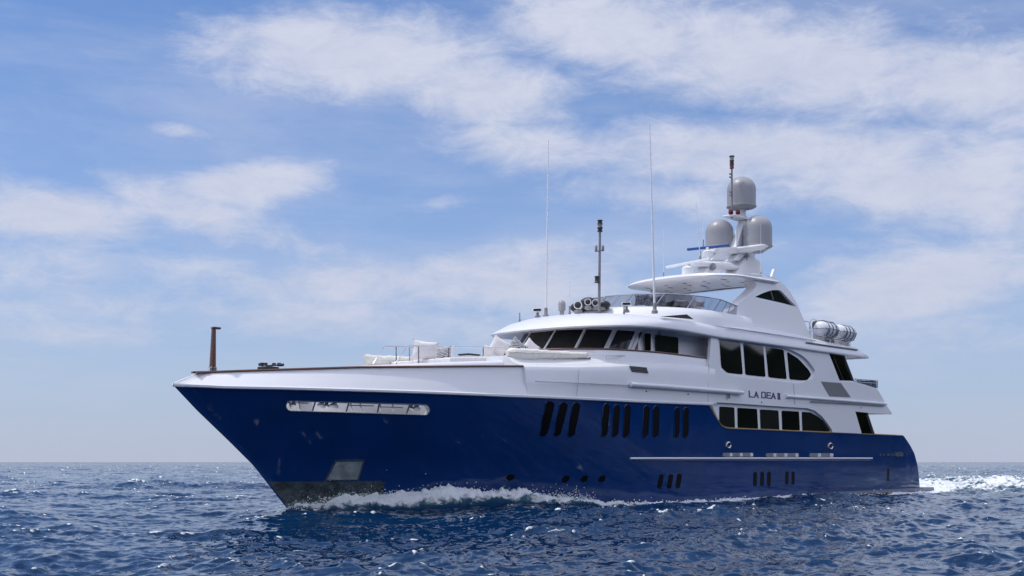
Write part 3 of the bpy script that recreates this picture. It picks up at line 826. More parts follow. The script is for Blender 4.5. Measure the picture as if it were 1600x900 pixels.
for px, py, rx, ry in ((797.5, 746, 6.3, 5), (883.8, 748.5, 5.6, 5.5), (913, 748, 5.4, 5.5), (940.5, 748, 5.2, 5.5)):
    bm = bmesh.new(); hull_plate(bm, [(px + rx * math.cos(a) - .35 * ry * math.sin(a), py + ry * math.sin(a)) for a in np.linspace(0, 2 * math.pi, 20, endpoint=False)], .010, -.04); put('porthole', bm, PORT, Y, smooth=False)
for px, py in ((1137.6, 695.5), (1297, 697)):
    bm = bmesh.new(); P = [on_hull(px + 3.3 * math.cos(a), py + 4.3 * math.sin(a), .02) for a in np.linspace(0, 2 * math.pi, 17)]
    a_tube(bm, P, .045, 6); hw_ = put('hawse_ring', bm, STEEL, Y)
    bm = bmesh.new(); hull_plate(bm, [(px + 3 * math.cos(a), py + 4 * math.sin(a)) for a in np.linspace(0, 2 * math.pi, 16, endpoint=False)], .012, -.03); put('hawse_hole', bm, BLACK, hw_, smooth=False)
# slotted freeing ports with steel lining
for x0, x1, yy in ((1129, 1177, 710.5), (1196.5, 1248, 711), (1264.5, 1302.5, 711)):
    bm = bmesh.new(); hull_plate(bm, dense(fillet([(x0, yy - 3), (x1, yy - 3), (x1, yy + 3), (x0, yy + 3)], 2.5), 6), .010, -.03); fp = put('freeing_port', bm, GREY, Y, smooth=False)
    n_ = max(2, int((x1 - x0) / 15))
    for k in range(n_):
        bm = bmesh.new(); xa = x0 + (k + .68) * (x1 - x0) / n_; xb = x0 + (k + .97) * (x1 - x0) / n_ - .6
        hull_plate(bm, [(xa, yy - 2.6), (xb, yy - 2.6), (xb, yy + 2.6), (xa, yy + 2.6)], .022, -.0); put('port_louvre', bm, WHITE, fp, smooth=False)
bm = bmesh.new(); hull_plate(bm, dense(fillet([(1399, 706.5), (1411, 706.3), (1411, 713), (1399, 713)], 1), 4), .02, -.02); put('shore_inlet', bm, STEEL, Y, smooth=False)
for px, wd in ((1374.5, 1.4), (1379.5, 1.2), (1386, 3.2), (1391, 2.2), (1395, 2.2)):
    bm = bmesh.new(); hull_plate(bm, [(px, 708.5), (px + wd, 708.5), (px + wd, 712.5), (px, 712.5)], .025, -.02); put('stern_fitting', bm, STEEL, Y, smooth=False)
bm = bmesh.new(); P = [on_hull(x, 716, .03) for x in np.linspace(984, 1362, 50)]; a_tube(bm, P, .042, 8); put('rub_rail', bm, WHITE, Y)
bm = bmesh.new(); P = [on_hull(x, 719, .012) for x in np.linspace(990, 1360, 50)]; a_tube(bm, P, .035, 6); put('rub_rail_base', bm, BLUE, Y)
# swim platform and its side fins
bm = bmesh.new(); rows = []
for x in np.linspace(36.2, 50.9, 30):
    z = .16 + (x - 36) * .004; b = hull_b(x, .2); e = .34 * min(1, (x - 36) / .8 + .05)
    rows.append([Vector((x, -b + .1, z)), Vector((x, -b - e, z)), Vector((x, -b - e, z - .16)), Vector((x, -b + .1, z - .2))])
a_grid(bm, rows, close_v=True, cap=True)
r2 = bmesh.ops.duplicate(bm, geom=bm.verts[:] + bm.edges[:] + bm.faces[:])
for v in [e for e in r2['geom'] if isinstance(e, bmesh.types.BMVert)]: v.co.y = -v.co.y
put('spray_fin', bm, FIN, Y)
bm = bmesh.new(); a_box(bm, (51.75, 0, .12), (2.3, 7.8, .20)); put('swim_platform', bm, FIN, Y, bevel=.05)

# radar arch, hardtop and mast
archp = [(1118, 505), (1128, 491.5), (1137, 488.5), (1146, 483), (1153, 476.5), (1163, 468), (1174, 458.5), (1183, 450), (1186, 444), (1180, 438), (1192, 431.5), (1207, 432), (1222, 437), (1229.5, 446), (1233, 449), (1238, 456), (1248, 475), (1256, 497), (1264, 519), (1268, 530), (1120, 520)]
awin = fillet([(1180, 464), (1193, 457.5), (1207, 453.2), (1222, 452.5), (1246.5, 479)], [2, 8, 8, 5, 2], 4)
for s in (-1, 1):
    bm = bmesh.new(); y_plate(bm, fillet(archp, [1, 5, 3, 3, 3, 3, 3, 4, 5, 4, 6, 6, 6, 2, 5, 3, 3, 3, 3, 1, 1], 3), [awin], -3.28, .55)
    for v in bm.verts:
        v.co.y -= -(v.co.z - 8.8) * .06      # slight tumblehome
        if s > 0: v.co.y = -v.co.y
    ar = put('radar_arch', bm, WHITE, Y, smooth=False, bevel=.06)
    bm = bmesh.new(); y_plate(bm, awin, (), -3.10 + .06, .03)
    if s > 0:
        for v in bm.verts: v.co.y = -v.co.y
    put('arch_window', bm, GLASS, ar, smooth=False)
    bm = bmesh.new(); p, q = at_y(1204, 454, -3.12), at_y(1208, 468, -3.12)
    p.y *= -s; q.y *= -s
    a_bar(bm, p, q, .05, .03); put('arch_window_bar', bm, GREY, ar)
    bm = bmesh.new(); P = [Vector((x, -s * 3.62, z)) for x, z in ((27, 8.25), (30, 8.5), (34, 8.5), (38, 8.35), (41, 8.28))]
    rows = [[Vector((p.x, -s * 3.9, 8.2)), Vector((p.x, -s * 3.84, p.z - .08)), Vector((p.x, -s * 3.7, p.z)), Vector((p.x, -s * 3.4, p.z + .04)), Vector((p.x, -s * 3.1, p.z + .06)), Vector((p.x, -s * 3.1, 8.2))] for p in smooth_path(P, 2)]
    a_grid(bm, rows, close_v=True, cap=True)
    put('side_coaming', bm, WHITE, Y, angle=60)
bm = bmesh.new()
def hz(x, y, top): return (11.06 + .05 * (x - 29) * .6 + .16 * (1 - (y / 3.2) ** 2)) if top else (10.86 + .03 * (x - 29) + .05 * (1 - (y / 3.2) ** 2))
rows = []
for t, grow, dzz in ((0, -.25, 0), (0, 0, .04), (.5, .06, .0), (1, 0, -.03), (1, -.3, 0)):
    o = nose(28.95 - grow, 3.3 + grow, 1.7, 3.0, 33.9, 40, 8); r_ = []
    for x, y in o:
        z0, z1 = hz(x, y, 0), hz(x, y, 1); r_.append(Vector((x, y, z0 + (z1 - z0) * t + dzz)))
    rows.append(r_)
rows = [[Vector((p.x, 0, hz(p.x, 0, 0))) for p in rows[0]]] + rows + [[Vector((p.x, 0, hz(p.x, 0, 1))) for p in rows[-1]]]
vs = a_grid(bm, rows)
for i in range(len(vs) - 1):
    try: bm.faces.new([vs[i][0], vs[i + 1][0], vs[i + 1][-1], vs[i][-1]])
    except ValueError: pass
# saddle behind it that carries the mast
bmesh.ops.remove_doubles(bm, verts=bm.verts[:], dist=.0005)
ht = put('hardtop', bm, WHITE, Y, angle=40)
bm = bmesh.new(); a_box(bm, (34.35, 0, 11.24), (1.5, 5.6, .18)); put('arch_bridge', bm, WHITE, Y, bevel=.06)
for (x, y, big) in [(30.2 + .9 * i, -2.3 + 1.15 * j + .3 * (i % 2), (i + j) % 4 == 0) for i in range(4) for j in range(5)]:
    if abs(y) > 2.6: continue
    bm = bmesh.new(); a_box(bm, (x, y, hz(x, y, 0) - .005), (.26, .10, .03) if not big else (.42, .16, .03)); put('ceiling_light', bm, GREY, ht)

def cl_plate(name, pts, hw, m=WHITE, bevel=.03, y=0.0, parent=None):
    bm = bmesh.new(); a_plate(bm, pts, (), lambda a, b: at_y(a, b, y) + Vector((0, -hw, 0)), lambda a, b: at_y(a, b, y) + Vector((0, hw, 0)))
    return put(name, bm, m, parent or Y, smooth=False, bevel=bevel)
cl_plate('mast_base', fillet([(1128, 437), (1140, 428), (1150, 412), (1156, 403), (1168, 404), (1178, 411), (1181, 420), (1181, 440)], [1, 6, 6, 3, 3, 5, 5, 1], 4), .42)
cl_plate('mast_leg', [(1139, 408), (1155, 390), (1174, 390), (1172, 406), (1163, 405), (1162, 394), (1148, 408)], .30)
cl_plate('fore_leg', [(1074, 442), (1085, 437), (1103, 412), (1122, 412), (1112, 440)], .36)
bm = bmesh.new()
for (x, hw_, z) in ((0, 0, 0),): pass
rows = []
for x, b, z, t in ((30.4, .12, 12.02, .05), (31.2, .42, 12.10, .12), (32.2, .62, 12.16, .2), (33.6, .62, 12.3, .22), (34.9, .45, 12.32, .16)):
    rows.append([Vector((x, -b, z)), Vector((x, -b * .8, z + t / 2)), Vector((x, b * .8, z + t / 2)), Vector((x, b, z)), Vector((x, b * .7, z - t)), Vector((x, -b * .7, z - t))])
a_grid(bm, rows, close_v=True, cap=True); put('radar_platform', bm, WHITE, Y, angle=50)
cl_plate('upper_leg', [(1103, 408), (1116, 392), (1132, 390), (1127, 408)], .30)
bm = bmesh.new(); rows = []
for y, hx, z, t in ((-1.75, .18, 13.38, .06), (-1.5, .40, 13.36, .14), (-.7, .55, 13.33, .2), (0, .6, 13.32, .22), (.7, .55, 13.33, .2), (1.5, .40, 13.36, .14), (1.75, .18, 13.38, .06)):
    x = 35.5; rows.append([Vector((x - hx, y, z)), Vector((x - hx * .8, y, z + t / 2)), Vector((x + hx * .8, y, z + t / 2)), Vector((x + hx, y, z)), Vector((x + hx * .7, y, z - t)), Vector((x - hx * .7, y, z - t))])
a_grid(bm, rows, close_v=True, cap=True); put('crosstree', bm, WHITE, Y, angle=50)
cl_plate('crosstree_arm', [(1110, 397), (1112, 389), (1160, 385), (1160, 397)], .25)
cl_plate('top_strut', [(1145, 388), (1159, 343), (1168, 343), (1171, 350), (1155, 389)], .2)
bm = bmesh.new(); p = at_y(1153, 341, 0); a_box(bm, p, (2.0, .7, .10)); put('lamp_platform', bm, WHITE, Y, bevel=.03)
bm = bmesh.new(); a_lathe(bm, [(.28, 0), (.2, .15), (.2, .55), (.3, .75)], at_y(1160, 340, 0), n=20); put('dome_pedestal', bm, WHITE, Y)
def radome(c, R, H, flare=False):
    bm = bmesh.new(); prof = []
    if flare: prof += [(R * .35, -.30), (R * .7, -.12), (R * 1.0, 0)]
    else: prof += [(R * .55, -.10), (R * .9, -.04)]
    prof += [(R * 1.04, .02), (R * 1.04, .08), (R, .10)]
    hs = H - R * .92
    for k in range(6): prof.append((R, .1 + (hs - .1) * (k + 1) / 6))
    for k in range(1, 13):
        a = math.pi / 2 * k / 12; prof.append((R * math.cos(a), hs + R * .92 * math.sin(a)))
    a_lathe(bm, prof, c, n=48); put('radome', bm, DOME, Y, angle=30)
radome(Vector((35.15, .95, 13.47)), .76, 1.60)
radome(Vector((35.9, -.98, 13.42)), .77, 1.72, True)
radome(at_y(1158.5, 323, 0) + Vector((0, 0, -.05)), .78, 1.68)
for y_, z_ in ((.95, 13.4),):
    bm = bmesh.new(); a_lathe(bm, [(.4, 0), (.35, .1)], Vector((35.15, y_, 13.34)), n=20); put('dome_mount', bm, WHITE, Y)
# light mast
bm = bmesh.new(); p0, p1 = at_y(1143.5, 341, -.05), at_y(1143.5, 262, -.05); a_tube(bm, [p0, p1], .05, 10); lm = put('light_mast', bm, GREY, Y)
for py, m_ in ((248, LENS), (254, BLACK), (260, RED)):
    bm = bmesh.new(); a_lathe(bm, [(.10, -.12), (.13, -.10), (.11, -.08), (.11, .08), (.13, .10), (.10, .12)], at_y(1143.5, py, -.05), n=14); put('mast_light', bm, m_, lm)
bm = bmesh.new(); a_lathe(bm, [(.14, -.03), (.14, .03)], at_y(1143.5, 244.5, -.05), n=14); put('light_cap', bm, BLACK, lm)
bm = bmesh.new()
for py in (272, 277, 300, 305): a_box(bm, at_y(1142, py, -.1), (.22, .10, .07))
put('mast_fitting', bm, GREY, lm)
for px in (1142, 1153):
    bm = bmesh.new(); a_lathe(bm, [(.11, -.12), (.13, -.08), (.13, .08), (.11, .12)], at_y(px, 331.5, -.35), n=14); put('side_lamp', bm, RED, Y)
# radar scanners
def scanner(c, half, m, ry):
    bm = bmesh.new(); d = Vector((math.sin(ry), math.cos(ry), 0)); c = Vector(c)
    a_bar(bm, c - d * half, c + d * half, .16, .13); sc_ = put('radar_scanner', bm, m, Y, bevel=.03)
    bm = bmesh.new(); a_lathe(bm, [(.20, -.62), (.30, -.58), (.31, -.25), (.24, -.18), (.11, -.14), (.11, 0)], c, n=20); put('scanner_drive', bm, WHITE, sc_)
q0, q1 = at_z(1038, 417, 11.95), at_z(1106, 404, 11.95); q0.x += .2; q1.x += .2
scanner((q0 + q1) / 2, (q1 - q0).length / 2, WHITE, math.atan2((q1 - q0).x, (q1 - q0).y))
q0, q1 = at_z(1074, 390, 13.1), at_z(1139, 383, 13.1)
scanner((q0 + q1) / 2, (q1 - q0).length / 2, RADAR, math.atan2((q1 - q0).x, (q1 - q0).y))
bm = bmesh.new(); a_lathe(bm, [(.16, -.12), (.18, 0), (.14, .12), (.10, .2)], at_y(1114, 417, -.5), (-.6, -.6, .2), 16); put('flood_lamp', bm, GREY, Y)

# whips, masts and roof gear
def whip(pa, pb, ya, r, nm_='whip_antenna', m=WHITE):
    p, q = at_y(*pa, ya), at_y(*pb, ya); bm = bmesh.new(); a_tube(bm, [p.lerp(q, k / 8) for k in range(9)], r, 8, r * .35); o = put(nm_, bm, m, Y)
    bm = bmesh.new(); a_lathe(bm, [(r * 2.6, -.05), (r * 2.6, .06), (r * 1.6, .12), (r * 1.5, .40)], p, n=12); put('antenna_base', bm, GREY, o)
whip((853, 495), (857, 219), 1.2, .05); whip((1023, 488), (1015, 194), -3.35, .055)
whip((890, 492), (890, 436), 0, .025); whip((812, 502), (812, 489), 2.9, .018)
whip((1037, 438), (1037, 355), .6, .018); whip((1094, 404), (1088, 316), .3, .025); whip((1099, 386), (1098.5, 317), 1.2, .02); whip((1103.5, 386), (1103, 325), 1.5, .016)
whip((1189, 437), (1188.5, 350), -2.5, .016); whip((1167, 405), (1166, 345), -.5, .016); whip((975, 490), (975, 479), -2.9, .02)
bm = bmesh.new(); pm0, pm1 = at_z(936, 486, 8.5), None
pm1 = at_y(937.5, 350, pm0.y); a_tube(bm, [pm0, pm1], .065, 10, .05); sm = put('signal_mast', bm, GREY, Y)
for py, m_ in ((347, BLACK), (353, GREY), (359, BLACK)):
    bm = bmesh.new(); a_lathe(bm, [(.11, -.09), (.13, -.07), (.10, -.05), (.10, .05), (.13, .07), (.11, .09)], at_y(937.5, py, pm0.y), n=14); put('mast_light', bm, m_, sm)
bm = bmesh.new(); a_bar(bm, at_y(930.5, 393, pm0.y), at_y(943, 391, pm0.y), .06, .05)
for px in (931.5, 942): a_lathe(bm, [(.05, 0), (.06, .02), (.06, .22), (.03, .26)], at_y(px, 392.5, pm0.y), n=10)
put('mast_yard', bm, GREY, sm)
bm = bmesh.new(); a_lathe(bm, [(.10, -.14), (.13, -.12), (.10, -.08), (.10, .10), (.14, .13), (.08, .16)], at_y(933, 437, pm0.y), n=14); put('stern_light', bm, BLACK, sm)
bm = bmesh.new(); p = at_z(878, 494, 8.46); a_lathe(bm, [(.10, 0), (.10, .22), (.16, .25), (.17, .55), (.14, .66), (.06, .72)], p, n=20); put('satellite_pod', bm, DOME, Y)
def camera_pod(px, py):
    p = at_z(px, py, 8.45); bm = bmesh.new(); a_lathe(bm, [(.14, 0), (.12, .10), (.06, .14), (.06, .26)], p, n=14); o = put('camera_pod', bm, GREY, Y)
    bm = bmesh.new(); a_box(bm, p + Vector((-.03, -.02, .36)), (.20, .44, .16), Matrix.Rotation(.5, 3, 'Z')); put('camera_head', bm, WHITE, o, bevel=.03)
    bm = bmesh.new(); a_box(bm, p + Vector((-.15, -.10, .36)), (.03, .34, .11), Matrix.Rotation(.5, 3, 'Z')); put('camera_lens', bm, BLACK, o)
camera_pod(840, 497); camera_pod(979, 488)
def searchlight(px, py, R, z, h):
    p = at_z(px, py, z); d = Vector((-.86, -.5, .05)); bm = bmesh.new(); a_lathe(bm, [(R * 1.1, 0), (R, .12), (R * .4, .16), (R * .4, h)], p, n=16); o = put('searchlight', bm, GREY, Y)
    c = p + Vector((0, 0, h + R * .7)); bm = bmesh.new(); a_lathe(bm, [(R * .5, -R * 1.3), (R * .95, -R * .9), (R, R * .7), (R * 1.05, R * .8), (R * .85, R * .8), (R * .8, R * .7)], c, d, 20); put('lamp_housing', bm, WHITE, o)
    bm = bmesh.new(); a_lathe(bm, [(R * .8, 0), (R * .5, .03)], c + d * R * .72, d, 20); put('lamp_lens', bm, DARK, o)
searchlight(903.5, 489.5, .18, 8.45, .22)
searchlight(919, 483, .15, 8.75, .20); searchlight(930.5, 483.5, .15, 8.75, .18); searchlight(941, 484.5, .15, 8.75, .15)
# dark console cover behind the lamps
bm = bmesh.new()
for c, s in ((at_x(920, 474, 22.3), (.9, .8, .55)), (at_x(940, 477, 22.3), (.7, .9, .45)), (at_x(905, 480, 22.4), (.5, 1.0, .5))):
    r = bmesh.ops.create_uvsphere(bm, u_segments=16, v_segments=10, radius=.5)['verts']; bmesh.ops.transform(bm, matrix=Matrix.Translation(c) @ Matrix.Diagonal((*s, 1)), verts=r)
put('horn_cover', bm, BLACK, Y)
# hardtop hand rail and horn
bm = bmesh.new(); P = [at_y(x, y, -2.7) for x, y in ((1170, 427), (1184, 428), (1200, 431.5), (1212, 435.5), (1219, 441))]; a_tube(bm, smooth_path(P, 1), .022, 8)
for x, y in ((1172, 427.3), (1187, 428.7), (1201, 432)): a_tube(bm, [at_y(x, y, -2.7), at_y(x, y + 5, -2.7)], .02, 6)
put('hardtop_rail', bm, STEEL, Y)
bm = bmesh.new(); a_bar(bm, at_y(1205, 434, -2.3), at_y(1209, 421, -2.3), .16, .14); put('air_horn', bm, WHITE, Y, bevel=.04)

# fore deck hand rails, both sides of the lounge
for P, posts in (([(617, 568.5, -.6), (637, 540.5, -.6), (642, 540, -.6), (690, 542.5, -.7), (755, 542.5, -.9), (795, 545, -1.1), (832, 547.5, -1.3)], (654, 701, 755)),
                 ([(583, 569, .55), (600, 541.5, .55), (605, 541, .55), (645, 543, .6), (700, 545.5, .7)], (619, 640))):
    bm = bmesh.new(); Q = [at_y(*p) for p in P]; a_tube(bm, Q, .026, 8)
    for px in posts:
        yy = float(np.interp(px, [p[0] for p in P], [p[2] for p in P])); py = float(np.interp(px, [p[0] for p in P], [p[1] for p in P]))
        t_ = at_y(px, py, yy); a_tube(bm, [t_, Vector((t_.x, t_.y, interp(t_.x, TZ) - .02))], .024, 8)
    put('lounge_rail', bm, STEEL, Y)
bm = bmesh.new(); P = [on_side(917, 556.3, .75), on_side(986, 555.5, .6), on_side(988, 559.5, .6)]
a_tube(bm, P, .022, 8); a_tube(bm, [on_side(947, 555.8, .68), on_side(947, 561, .68)], .02, 6); put('grab_rail', bm, STEEL, Y)
# aft rails
bm = bmesh.new(); P = [on_side(1336, 592, .1), on_side(1371, 594.8, .1)]
a_tube(bm, P + [P[1] + Vector((.1, 2.5, 0))], .028, 8); a_tube(bm, [p - Vector((0, 0, .16)) for p in P], .018, 6)
for k in range(5):
    p = P[0].lerp(P[1], k / 4); a_tube(bm, [p, p - Vector((0, 0, .42))], .022, 6)
put('aft_rail', bm, STEEL, Y)
bm = bmesh.new(); a_plate(bm, [(1338, 593.5), (1370, 596), (1370, 607), (1350, 600.5), (1338, 597.5)], (), lambda x, y: on_side(x, y, .12), lambda x, y: on_side(x, y, .14)); put('rail_glass', bm, TINT, Y, smooth=False)
bm = bmesh.new()
P = [Vector((x, -3.7, 9.0)) for x in (36.9, 37.5)]
a_tube(bm, [Vector((36.8, -3.2, 9.35)), Vector((37.5, -3.2, 9.35)), Vector((37.7, -3.2, 9.0)), Vector((37.7, -3.2, 8.3))], .025, 8)
for x0, x1 in ((38.1, 39.3), (39.6, 41.0)):
    a_tube(bm, smooth_path([Vector((x0, -2.9, 8.3)), Vector((x0, -2.9, 9.62)), Vector((x1, -2.9, 9.62)), Vector((x1, -2.9, 8.3))], 2), .03, 8)
a_tube(bm, [Vector((41.3, -3.3, 9.5)), Vector((42.2, -3.3, 9.45)), Vector((42.2, -3.3, 8.3))], .03, 8); a_tube(bm, [Vector((42.2, -3.3, 9.45)), Vector((42.2, 3.3, 9.45))], .028, 8)
a_tube(bm, [Vector((42.2, 3.3, 9.45)), Vector((42.2, 3.3, 8.3))], .028, 8)
put('boat_deck_rail', bm, STEEL, Y)
# cradles for the raft canisters
bm = bmesh.new()
for x in (38.15, 39.3, 40.3, 41.5):
    P = [Vector((x, -3.55 + .47 * math.cos(a), 9.02 + .47 * math.sin(a))) for a in np.linspace(math.pi * 1.02, math.pi * 1.98, 14)]
    a_tube(bm, P, .03, 8); a_tube(bm, [Vector((x, -3.55, 8.55)), Vector((x, -3.55, 8.24))], .035, 8)
for dy_ in (-.25, .25): a_tube(bm, [Vector((38.0, -3.55 + dy_, 8.63)), Vector((41.7, -3.55 + dy_, 8.63))], .025, 6)
put('raft_cradle', bm, STEEL, Y)
# sun deck sofa that backs the cushions
bm = bmesh.new(); a_box(bm, (27.6, -2.6, 8.75), (3.4, .9, .45)); put('sun_deck_sofa', bm, TAUPE, Y, bevel=.08)
bm = bmesh.new(); a_box(bm, (25.2, -.9, 8.75), (1.4, 2.6, .6)); put('sun_deck_bench', bm, TAUPE, Y, bevel=.08)

# ================================================================== LOOSE THINGS ON BOARD
def pillow(name, c, wd, ht, th, rz, tilt, m, label, group=None, roll=0.0):
    bm = bmesh.new(); rows = []; n = 14
    for i in range(n + 1):
        for_side = []
        rows.append(for_side)
    def P(u, v, s):
        du, dv = 1 - abs(u) ** 1.9, 1 - abs(v) ** 1.9
        th_ = th * .5 * (max(du, 0) * max(dv, 0)) ** .5
        k = 1 - .15 * (1 - v * v) * abs(u) ** 2
        k2 = 1 - .15 * (1 - u * u) * abs(v) ** 2
        return Vector((u * wd / 2 * k, s * th_, ht / 2 + v * ht / 2 * k2))
    g = {}
    for s in (-1, 1):
        for i in range(n + 1):
            for j in range(n + 1):
                e = i in (0, n) or j in (0, n)
                key = (i, j, 0 if e else s)
                if key not in g: g[key] = bm.verts.new(P(2 * i / n - 1, 2 * j / n - 1, s))
    for s in (-1, 1):
        for i in range(n):
            for j in range(n):
                q = []
                for a, b in ((i, j), (i + 1, j), (i + 1, j + 1), (i, j + 1)):
                    e = a in (0, n) or b in (0, n); q.append(g[(a, b, 0 if e else s)])
                try: bm.faces.new(q)
                except ValueError: pass
    M = Matrix.Rotation(rz, 4, 'Z') @ Matrix.Rotation(tilt, 4, 'X') @ Matrix.Translation((0, 0, ht / 2)) @ Matrix.Rotation(roll, 4, 'Y') @ Matrix.Translation((0, 0, -ht / 2))
    bmesh.ops.transform(bm, matrix=Matrix.Translation(c) @ M, verts=bm.verts[:])
    o = put(name, bm, m, None, base=c); return props(o, label, 'pillow', group)
GP = 'scatter pillows on the foredeck lounge'
def pad_z(x): return interp(x, TZ) + .02
def fp(px, y, dz=0.0):
    p = at_y(px, 560, y); return Vector((p.x, p.y, pad_z(p.x) + (.22 if 11.0 < p.x < 15.7 and abs(p.y) < 1.75 else 0) + dz))
pillow('throw_pillow', fp(664, -.2, -.10), 1.08, .80, .42, math.radians(-36), .12, CUSH, 'big plain white pillow behind the first foredeck handrail hoop', GP, .10)
pillow('throw_pillow', fp(692, .0, -.16), .72, .66, .26, math.radians(-58), -.15, STRIPE, 'navy striped pillow leaning on the big plain pillow near the handrail', GP, -.06)
pillow('throw_pillow', fp(702, .5, -.12), .5, .66, .22, math.radians(-50), .1, CUSH, 'narrow white pillow mostly hidden behind the first striped pillow', GP)
pillow('throw_pillow', fp(762, -.3, -.05), .56, .56, .26, math.radians(-30), .2, CUSH, 'small white pillow at the aft end of the foredeck rail', GP, .2)
pillow('throw_pillow', fp(779, -.5, .02), .80, .80, .30, math.radians(-42), .1, CUSH, 'tall white pillow standing on its corner left of the wheelhouse windows', GP, math.radians(30))
pillow('throw_pillow', fp(806, -.7, .22), .76, .76, .28, math.radians(-42), .1, STRIPE, 'navy striped pillow on its corner in front of the wheelhouse windows', GP, math.radians(40))
pillow('throw_pillow', fp(827, -.7, .24), .66, .70, .24, math.radians(-42), .1, CUSH, 'white pillow on its corner between striped pillow and covered float', GP, math.radians(42))
GS = 'pillows behind the sun deck wind screen'
pillow('throw_pillow', at_y(1003, 478, -1.5), .75, .55, .25, math.radians(-40), .1, FLORAL, 'small blue patterned pillow behind the tinted wind screen', GS)
pillow('throw_pillow', at_y(1025, 478, -1.7), 1.05, .55, .28, math.radians(-40), .1, FLORAL, 'wide blue patterned pillow behind the long whip antenna', GS)
pillow('throw_pillow', at_y(1062, 479, -2.6), .70, .32, .25, math.radians(-30), .3, TAUPE, 'flat taupe pillow lying right of the patterned pillows', GS)
pillow('throw_pillow', at_y(1093, 480, -2.7), .55, .32, .25, math.radians(-30), .2, TAUPE, 'upright taupe pillow between the two wind screen posts', GS)

# long covered floats either side of the lounge
def covered_float(ptsT, y0, y1, label):
    """canvas covered tapering float; ptsT: (x, z centre, half width, half height)"""
    c = Vector((ptsT[0][0], y0, ptsT[0][1])); e = empty('covered_float', (c.x, c.y, ptsT[0][1] - .25), label, 'covered float', 'canvas covered floats on the foredeck')
    bm = bmesh.new(); rows = []; xs_ = [p[0] for p in ptsT]
    for k in range(41):
        x = xs_[0] + (xs_[-1] - xs_[0]) * k / 40; z = float(np.interp(x, xs_, [p[1] for p in ptsT])); a = float(np.interp(x, xs_, [p[2] for p in ptsT])); h_ = float(np.interp(x, xs_, [p[3] for p in ptsT]))
        y = y0 + (y1 - y0) * (x - xs_[0]) / (xs_[-1] - xs_[0])
        rows.append([Vector((x, y + a * math.copysign(abs(math.cos(t)) ** .8, math.cos(t)), z + h_ * (math.sin(t) if math.sin(t) < 0 else abs(math.sin(t)) ** .6) + .012 * math.sin(x * 9 + t * 3))) for t in np.linspace(0, 2 * math.pi, 22, endpoint=False)])
    a_grid(bm, rows, close_v=True, cap=True); cv = put('canvas_cover', bm, CANVAS, e)
    bm = bmesh.new()
    P = [Vector((x, y0 + (y1 - y0) * (x - xs_[0]) / (xs_[-1] - xs_[0]) - float(np.interp(x, xs_, [p[2] for p in ptsT])) * .99, float(np.interp(x, xs_, [p[1] for p in ptsT])) + float(np.interp(x, xs_, [p[3] for p in ptsT])) * .32)) for x in np.linspace(xs_[0] + .05, xs_[-1] - .05, 30)]
    a_tube(bm, P, .03, 6); put('edge_piping', bm, CANVAS, cv)
    bm = bmesh.new()
    P = [Vector((x, y0 + (y1 - y0) * (x - xs_[0]) / (xs_[-1] - xs_[0]) - .18, float(np.interp(x, xs_, [p[1] - p[3] for p in ptsT])) - .03)) for x in np.linspace(xs_[0] + .7, xs_[-1], 12)]
    a_tube(bm, P, .025, 6)
    for p in (P[0], P[5], P[-1]): a_tube(bm, [p + Vector((0, -.02, .04)), p + Vector((0, .0, -.22))], .022, 6)
    put('rack', bm, BLACK, e)
    return e
x0 = at_y(797, 560, -2.75); x1 = at_y(917, 552, -2.75)
covered_float([(x0.x - .12, 6.07, .08, .09), (x0.x + .1, 6.04, .30, .25), (x0.x + .7, 6.03, .36, .28), (x0.x + 1.8, 6.13, .32, .21), (x1.x - .9, 6.24, .26, .15), (x1.x - .15, 6.30, .22, .14), (x1.x, 6.31, .12, .09)], -2.72, -2.72, 'long white canvas covered float on a low black rack in front of the wheelhouse windows')
xa = at_y(571, 560, 1.9)
covered_float([(xa.x - .05, 5.98, .05, .06), (xa.x + .15, 5.88, .24, .20), (xa.x + .5, 5.80, .36, .26), (xa.x + 1.8, 5.90, .36, .24), (xa.x + 3.2, 6.0, .28, .18), (xa.x + 4.2, 6.08, .15, .1)], 1.9, 2.4, 'white canvas covered float with pointed end behind the forward handrail hoops')

# low lounge table with dark edged top
p = at_y(733, 562, .1); e = empty('lounge_table', (p.x, p.y, pad_z(p.x)), 'low white lounge table with black edged top between the foredeck pillows', 'table')
bm = bmesh.new(); a_box(bm, (p.x, p.y, 6.22), (.75, .6, .06)); put('tabletop', bm, BLACK, e, bevel=.02)
bm = bmesh.new(); a_box(bm, (p.x, p.y, 6.02), (.68, .54, .33)); put('table_base', bm, CUSH, e, bevel=.03)

# watercraft handlebars over the bow rail
p = at_y(421, 574, .35); zb0 = 4.26
e = empty('jet_ski', (p.x, p.y, zb0), 'dark jet ski with black handlebars showing over the bow rail', 'jet ski')
bm = bmesh.new(); rows = []
for dx_, b, zlo, zhi in ((-1.3, .05, .35, .45), (-1.1, .3, .12, .62), (-.5, .42, .02, .60), (.0, .44, 0, .66), (.6, .42, 0, .55), (1.3, .38, .02, .5), (1.5, .30, .1, .45)):
    rows.append([Vector((p.x + dx_, p.y + b * math.cos(t), zb0 + (zlo + zhi) / 2 + (zhi - zlo) / 2 * math.sin(t))) for t in np.linspace(0, 2 * math.pi, 16, endpoint=False)])
a_grid(bm, rows, close_v=True, cap=True); put('ski_hull', bm, DARK, e)
q = at_y(421, 575, .35)
bm = bmesh.new(); a_tube(bm, [Vector((q.x, q.y, zb0 + .55)), Vector((q.x + .05, q.y, q.z + .0)), at_y(421, 571, .35)], .06, 8)
c0 = at_y(421, 571.5, .35)
a_tube(bm, [at_y(406, 569.5, .85), at_y(413, 570.3, .6), c0, at_y(431, 570.5, .1), at_y(442, 570.0, -.15)], .028, 8)
put('handlebar', bm, BLACK, e)
